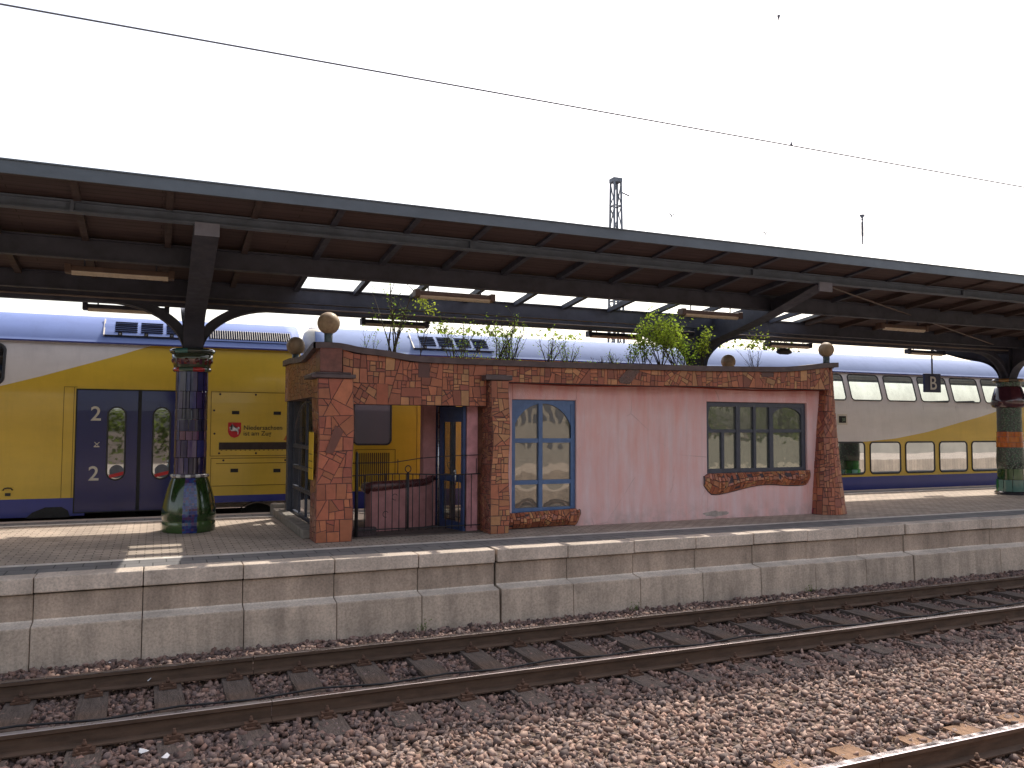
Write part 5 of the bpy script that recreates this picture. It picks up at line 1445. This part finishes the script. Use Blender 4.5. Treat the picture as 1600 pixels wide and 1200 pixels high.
for (px, py_, pz, lab) in ((17.26,25,10.22,'tiny wire clamp in the sky right of the lattice mast'),(21.6,25,9.98,'tiny wire clamp in the sky midway between lattice mast and insulator')):
    w_ = empty('wire_clamp', (px,py_,pz), lab, 'clamp', 'small clamps on unseen wires')
    s_ = MB(); s_.bar((px-.12,py_,pz+.05),(px,py_,pz),.03,.03); s_.bar((px+.12,py_,pz+.05),(px,py_,pz),.03,.03); s_.bar((px,py_,pz),(px,py_,pz-.09),.03,.03); s_.build('fork', M['pole'], w_)
    s_ = MB(); s_.tube([(px-6,py_,pz+.06),(px+6,py_,pz+.06)], .0012, 4); s_.build('wire', M['pole'], w_)

# ------------------------------------------------------------------ plants on the roof
def leaf_quad(mb, p, s, rnd, c):
    a = rnd.uniform(0, 6.28); e = rnd.uniform(-1.0, 1.0)
    d = Vector((math.cos(a)*math.cos(e), math.sin(a)*math.cos(e), math.sin(e))); u = d.cross(Vector((rnd.uniform(-1,1),rnd.uniform(-1,1),1))).normalized()
    p = Vector(p)
    mb.face([p, p+d*s*.5+u*s*.32, p+d*s*1.05, p+d*s*.5-u*s*.32], 0, c)
def shrub(x, y, h, spread, nst, nleaf, label, seed, lf_s=.04, tall=False, top_only=0, bend=0, base=3.44, tuft=False, yel=1.0, thick=.010):
    rnd = random.Random(seed)
    root = empty('roof_shrub', (x,y,base), label, 'shrub', 'shrubs growing on the shelter roof')
    st = MB(); lv = MB()
    tips = []
    for s in range(nst):
        a = rnd.uniform(0, 6.28); sp = rnd.uniform(.15,1)*spread; hh = h*rnd.uniform(.65,1)
        p = Vector((x+rnd.uniform(-.06,.06), y+rnd.uniform(-.06,.06), base-.03)); pts = [p.copy()]
        d = Vector((math.cos(a)*sp/h, math.sin(a)*sp/h*.6, 1)).normalized()
        n = 8
        for k in range(n):
            d = (d+Vector((rnd.gauss(0,.07),rnd.gauss(0,.07),.02))).normalized(); p = p+d*hh/n; pts.append(p.copy())
            if k >= 2 and rnd.random() < .75:
                q = p.copy(); bd = (d+Vector((rnd.gauss(0,.55),rnd.gauss(0,.55),rnd.uniform(-.1,.3)))).normalized(); bp = [q.copy()]
                L = h*rnd.uniform(.10,.28)
                for m_ in range(4):
                    bd = (bd+Vector((rnd.gauss(0,.15),rnd.gauss(0,.15),.05))).normalized(); q = q+bd*L/4; bp.append(q.copy()); 
                    tips.append((q.copy(), (q.z-base)/h))
                st.tube(bp, [thick*.42*(1-.15*i) for i in range(5)], 4)
            tips.append((p.copy(), (p.z-base)/h))
        st.tube(pts, [thick*(1-.75*i/n) for i in range(n+1)], 5)
    st.build('stems', M['bark'], root)
    if nleaf:
        tt = [t_ for t_ in tips if t_[1] >= top_only] or tips
        for k in range(nleaf):
            p = rnd.choice(tt)[0]; q = p+Vector((rnd.gauss(0,lf_s*1.1),rnd.gauss(0,lf_s*1.1),rnd.gauss(0,lf_s*1.0)))
            g_ = rnd.uniform(.6,1.5); c = (g_*yel, g_, g_*.8)
            leaf_quad(lv, q, lf_s*rnd.uniform(.6,1.2), rnd, c)
        lv.build('leaves', M['leaf'], root, col=True)
    return root
shrub(3.40,12.6,1.30,.35,7,225,'tall thin multi stemmed sapling reaching the roof panes, behind the front left ball',101,.042,thick=.016)
shrub(3.95,12.9,1.05,.25,3,135,'slender stem topped by one yellow green tuft, right of the tall sapling',102,.05,top_only=.8,yel=1.25,thick=.007)
shrub(4.6,13.0,.85,.5,6,135,'thin twiggy shrub in front of the coach roof grille',103,.035)
shrub(5.25,12.7,.75,.35,7,225,'leaning dark stemmed shrub left of the roof shrub group centre',104,.038,thick=.012)
shrub(5.55,12.9,.90,.45,8,285,'bushiest shrub above the blue window',105,.038,thick=.012)
shrub(6.15,12.6,.66,.35,8,180,'fan of dark upright stems right of the blue window',106,.036,thick=.011)
shrub(6.6,12.8,.5,.3,5,90,'low curved twiggy shrub between the stem fan and the dry tuft',107,.032)
shrub(7.15,12.6,.26,.28,16,21,'dry brown tuft of dead twigs on the roof edge',108,.02,thick=.008)
shrub(7.6,12.8,.40,.3,8,90,'sparse small leaved shrub right of the dry tuft',109,.03)
shrub(8.0,12.9,.45,.25,6,105,'small loose shrub at the left foot of the leafy bush',110,.032)
shrub(8.50,12.7,1.02,.95,9,1350,'leafy bright green bush left of the middle steel column',111,.055,top_only=.42,yel=1.1,thick=.012)
shrub(9.0,12.9,1.05,.8,7,840,'bright green bush in front of the middle steel column',112,.055,top_only=.5,yel=1.15,thick=.011)
shrub(9.6,12.9,.9,.4,4,345,'tall bare stem with bright leaves at its tip right of the middle column',113,.055,top_only=.45,yel=1.15,thick=.009)
shrub(11.1,13.2,.85,.38,9,120,'small fan of thin stems with bright tip leaves at the right end of the roof',114,.05,top_only=.75,yel=1.2,thick=.007)
shrub(8.25,12.9,.70,.8,8,520,'lower spreading left wing of the leafy bush beside the middle column',125,.052,top_only=.45,yel=1.0,thick=.009)
shrub(9.35,13.1,.75,.8,8,480,'dense foliage clump right in front of the middle steel column foot',126,.052,top_only=.4,yel=1.0,thick=.009)
shrub(4.9,13.4,1.05,.7,8,240,'loose shrub with many thin stems behind the leaning dark stems',121,.036,thick=.008)
shrub(5.85,13.4,.95,.7,9,360,'broad hazy shrub behind the bushiest shrub above the blue window',122,.036,thick=.008)
shrub(6.9,13.3,.62,.6,7,165,'wide low shrub behind the dry tuft',123,.032,thick=.006)
shrub(2.95,12.4,.5,.3,5,60,'small twigs left of the tall sapling',124,.028,thick=.006)
# ground cover along the roof edge
gm = MB(); rnd = random.Random(55)
for k in range(2600):
    x = rnd.uniform(2.7,11.2); dens_ = .5+.5*math.sin(x*4.3)*math.sin(x*1.7+1)
    if rnd.random() > dens_+.1: continue
    y = rnd.uniform(12.12,12.5); z = soilz(x,y)+rnd.uniform(0,.07+.05*dens_)
    leaf_quad(gm, (x,y,z), rnd.uniform(.015,.035), rnd, tuple(rnd.uniform(.7,1.5)*q for q in (1.1,1,.8)))
o = gm.build('roof_ground_cover', M['leaf'], col=True); tag(o, 'low green weeds along the edge of the shelter roof', 'weeds', kind='stuff')
# weeds at the foot of the platform wall
for k, (x, lab) in enumerate(((3.1,'small dry weed at the foot of the platform wall near the middle'),(6.2,'larger weed tuft at the foot of the platform wall below the pink wall'),(9.4,'thin weed at the foot of the wall below the right window'))):
    rnd = random.Random(k+200); w = MB()
    for s in range(14):
        a = rnd.uniform(0,6.28); L = rnd.uniform(.06,.2); p = Vector((x+rnd.uniform(-.08,.08),9.98-.02*rnd.random(),-.16)); q = p+Vector((math.cos(a)*L*.5,math.sin(a)*L*.3-.03,L))
        w.face([p, p+Vector((.006,0,0)), q], 0, (.5,.5,.6))
        for j in range(3): leaf_quad(w, p+(q-p)*rnd.random(), .025, rnd, (.5,.55,.6))
    o = w.build('weed', M['leaf'], col=True); tag(o, lab, 'weed')
# ------------------------------------------------------------------ far trees behind the train
def tree(x, y, h, cr, seed, label, n=1500, ls=.35, zc=.65, sparse=1.0):
    rnd = random.Random(seed)
    root = empty('tree', (x,y,-.3), label, 'tree', 'trees beyond the train')
    tk = MB(); tk.tube([(x,y,-.3),(x+.1,y,h*.3),(x-.05,y,h*.6),(x,y,h*.9)], [.22,.17,.1,.03], 8)
    cl = []
    for k in range(16):
        a = rnd.uniform(0,6.28); e = rnd.uniform(0,1)**.5; z = h*zc+h*(1-zc)*rnd.uniform(-1,.9)
        rr_ = cr*math.sqrt(max(.05,1-((z-h*zc)/(h*(1-zc)+.01))**2))
        c = Vector((x+rr_*e*math.cos(a), y+rr_*e*math.sin(a), z)); cl.append(c)
        b0 = Vector((x,y,max(h*.25, z-1.2))); mid = (b0+c)/2+Vector((0,0,.2)); tk.tube([b0,mid,c],[.06,.04,.012],5)
    tk.build('trunk', M['bark'], root)
    lv = MB()
    for k in range(n):
        c = rnd.choice(cl); s = cr*.30
        p = c+Vector((rnd.gauss(0,s),rnd.gauss(0,s),rnd.gauss(0,s*.7)))
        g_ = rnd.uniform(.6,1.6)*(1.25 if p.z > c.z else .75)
        leaf_quad(lv, p, ls*rnd.uniform(.6,1.3), rnd, (g_*1.1,g_,g_*.9))
    lv.build('crown', M['leaf_far'], root, col=True)
for k, (x, y, h, cr, lab) in enumerate(((11.5,38,7.9,2.2,'pale green tree crown seen just above the coach roof, leftmost of the far trees'),(14.2,39,7.8,2.2,'second far tree crown above the roof grille of the coach'),(17.0,40,8.0,2.4,'third far tree crown behind the roof shrubs'),(19.6,41,7.9,1.8,'far tree crown thinning out above the blue window'),
        (31.0,40,8.3,2.2,'far brownish tree crown just right of the middle steel column'),(34.6,40,8.2,2.3,'rightmost far tree crown behind the small roof shrub'))):
    tree(x, y, h, cr, 300+k, lab, 1500, .26)
# ------------------------------------------------------------------ station side behind the camera (seen in reflections)
hg = MB(); rnd = random.Random(70)
for k in range(14):
    x = -30+k*6.5; tree(x, -17+rnd.uniform(-2,2), rnd.uniform(9,13), 3.6, 400+k, 'garden tree standing behind the photographer', 3600, .34, zc=.5)
    bpy.data.objects  # keep
for ob in [o for o in bpy.data.objects if o.get('label') == 'garden tree standing behind the photographer']: ob['group'] = 'trees behind the photographer'
bd = empty('station_building', (15,-12,ZP), 'pale station building with red tiled roof behind the photographer', 'building')
s_ = MB(); s_.box((6,-15,-.3),(19,-10,5.6)); s_.build('wall', M['wall_far'], bd)
s_ = MB(); s_.prism([(5.7,-15.4,5.6),(5.7,-9.6,5.6),(5.7,-12.5,8.0)], (13.6,0,0)); s_.build('roof', M['roof_tile'], bd, recalc=True)
for k in range(8):
    s_ = MB(); s_.box((6.6+k*1.55,-9.99,2.5),(7.5+k*1.55,-9.93,4.4)); s_.build('window', M['dark_frame'], bd)
s_ = MB(); s_.box((8,-8.0,-.3),(60,-7.7,1.9)); o = s_.build('boundary_wall', M['wall_far']); tag(o, 'low pale boundary wall behind the photographer', 'wall')

# ------------------------------------------------------------------ world, sun, camera
EL, AZ = math.atan2(1, math.hypot(.62,.50)), math.atan2(.62,.50)      # AZ from +Y towards +X
wd = bpy.data.worlds.new('World'); sc.world = wd; wd.use_nodes = True
nt = wd.node_tree; bg = nt.nodes['Background']; sky = nt.nodes.new('ShaderNodeTexSky'); sky.sky_type = 'NISHITA'
sky.sun_disc = False; sky.sun_elevation = EL; sky.sun_rotation = AZ
sky.air_density = 1.3; sky.dust_density = 3.5; sky.ozone_density = 1.0
hs = nt.nodes.new('ShaderNodeHueSaturation'); hs.inputs['Saturation'].default_value = .6; nt.links.new(sky.outputs[0], hs.inputs['Color'])
wb = nt.nodes.new('ShaderNodeMix'); wb.data_type = 'RGBA'; wb.blend_type = 'MULTIPLY'; wb.inputs[0].default_value = 1; wb.inputs[7].default_value = (1.06,.99,.95,1)
nt.links.new(hs.outputs[0], wb.inputs[6]); nt.links.new(wb.outputs[2], bg.inputs[0]); bg.inputs[1].default_value = .30
sun = bpy.data.lights.new('sun', 'SUN'); sun.energy = 5; sun.angle = R(.55); sun.color = (1,.93,.82)
so_ = bpy.data.objects.new('sun', sun); COL.objects.link(so_)
so_.rotation_euler = Vector((.62,.50,1)).to_track_quat('Z','Y').to_euler()
cam = bpy.data.cameras.new('camera'); co = bpy.data.objects.new('camera', cam); COL.objects.link(co); sc.camera = co
cam.sensor_width = 36; cam.lens = 1276.8*36/1600; cam.clip_start = .05; cam.clip_end = 2000
yw, pt, ro = R(23.478), R(2.907), R(.217)
F = Vector((math.sin(yw)*math.cos(pt), math.cos(yw)*math.cos(pt), math.sin(pt)))
r0 = Vector((math.cos(yw), -math.sin(yw), 0)); u0 = r0.cross(F)
Rv = r0*math.cos(ro)+u0*math.sin(ro); Uv = -r0*math.sin(ro)+u0*math.cos(ro)
mt = Matrix((Rv, Uv, -F)).transposed().to_4x4(); mt.translation = Vector((0,0,H)); co.matrix_world = mt
sc.view_settings.view_transform = 'Standard'; sc.view_settings.look = 'None'; sc.view_settings.exposure = 0
sc.render.engine = 'CYCLES'; sc.cycles.use_denoising = True
try: sc.cycles.denoiser = 'OPENIMAGEDENOISE'
except Exception: pass
sc.cycles.max_bounces = 8; sc.cycles.transparent_max_bounces = 12
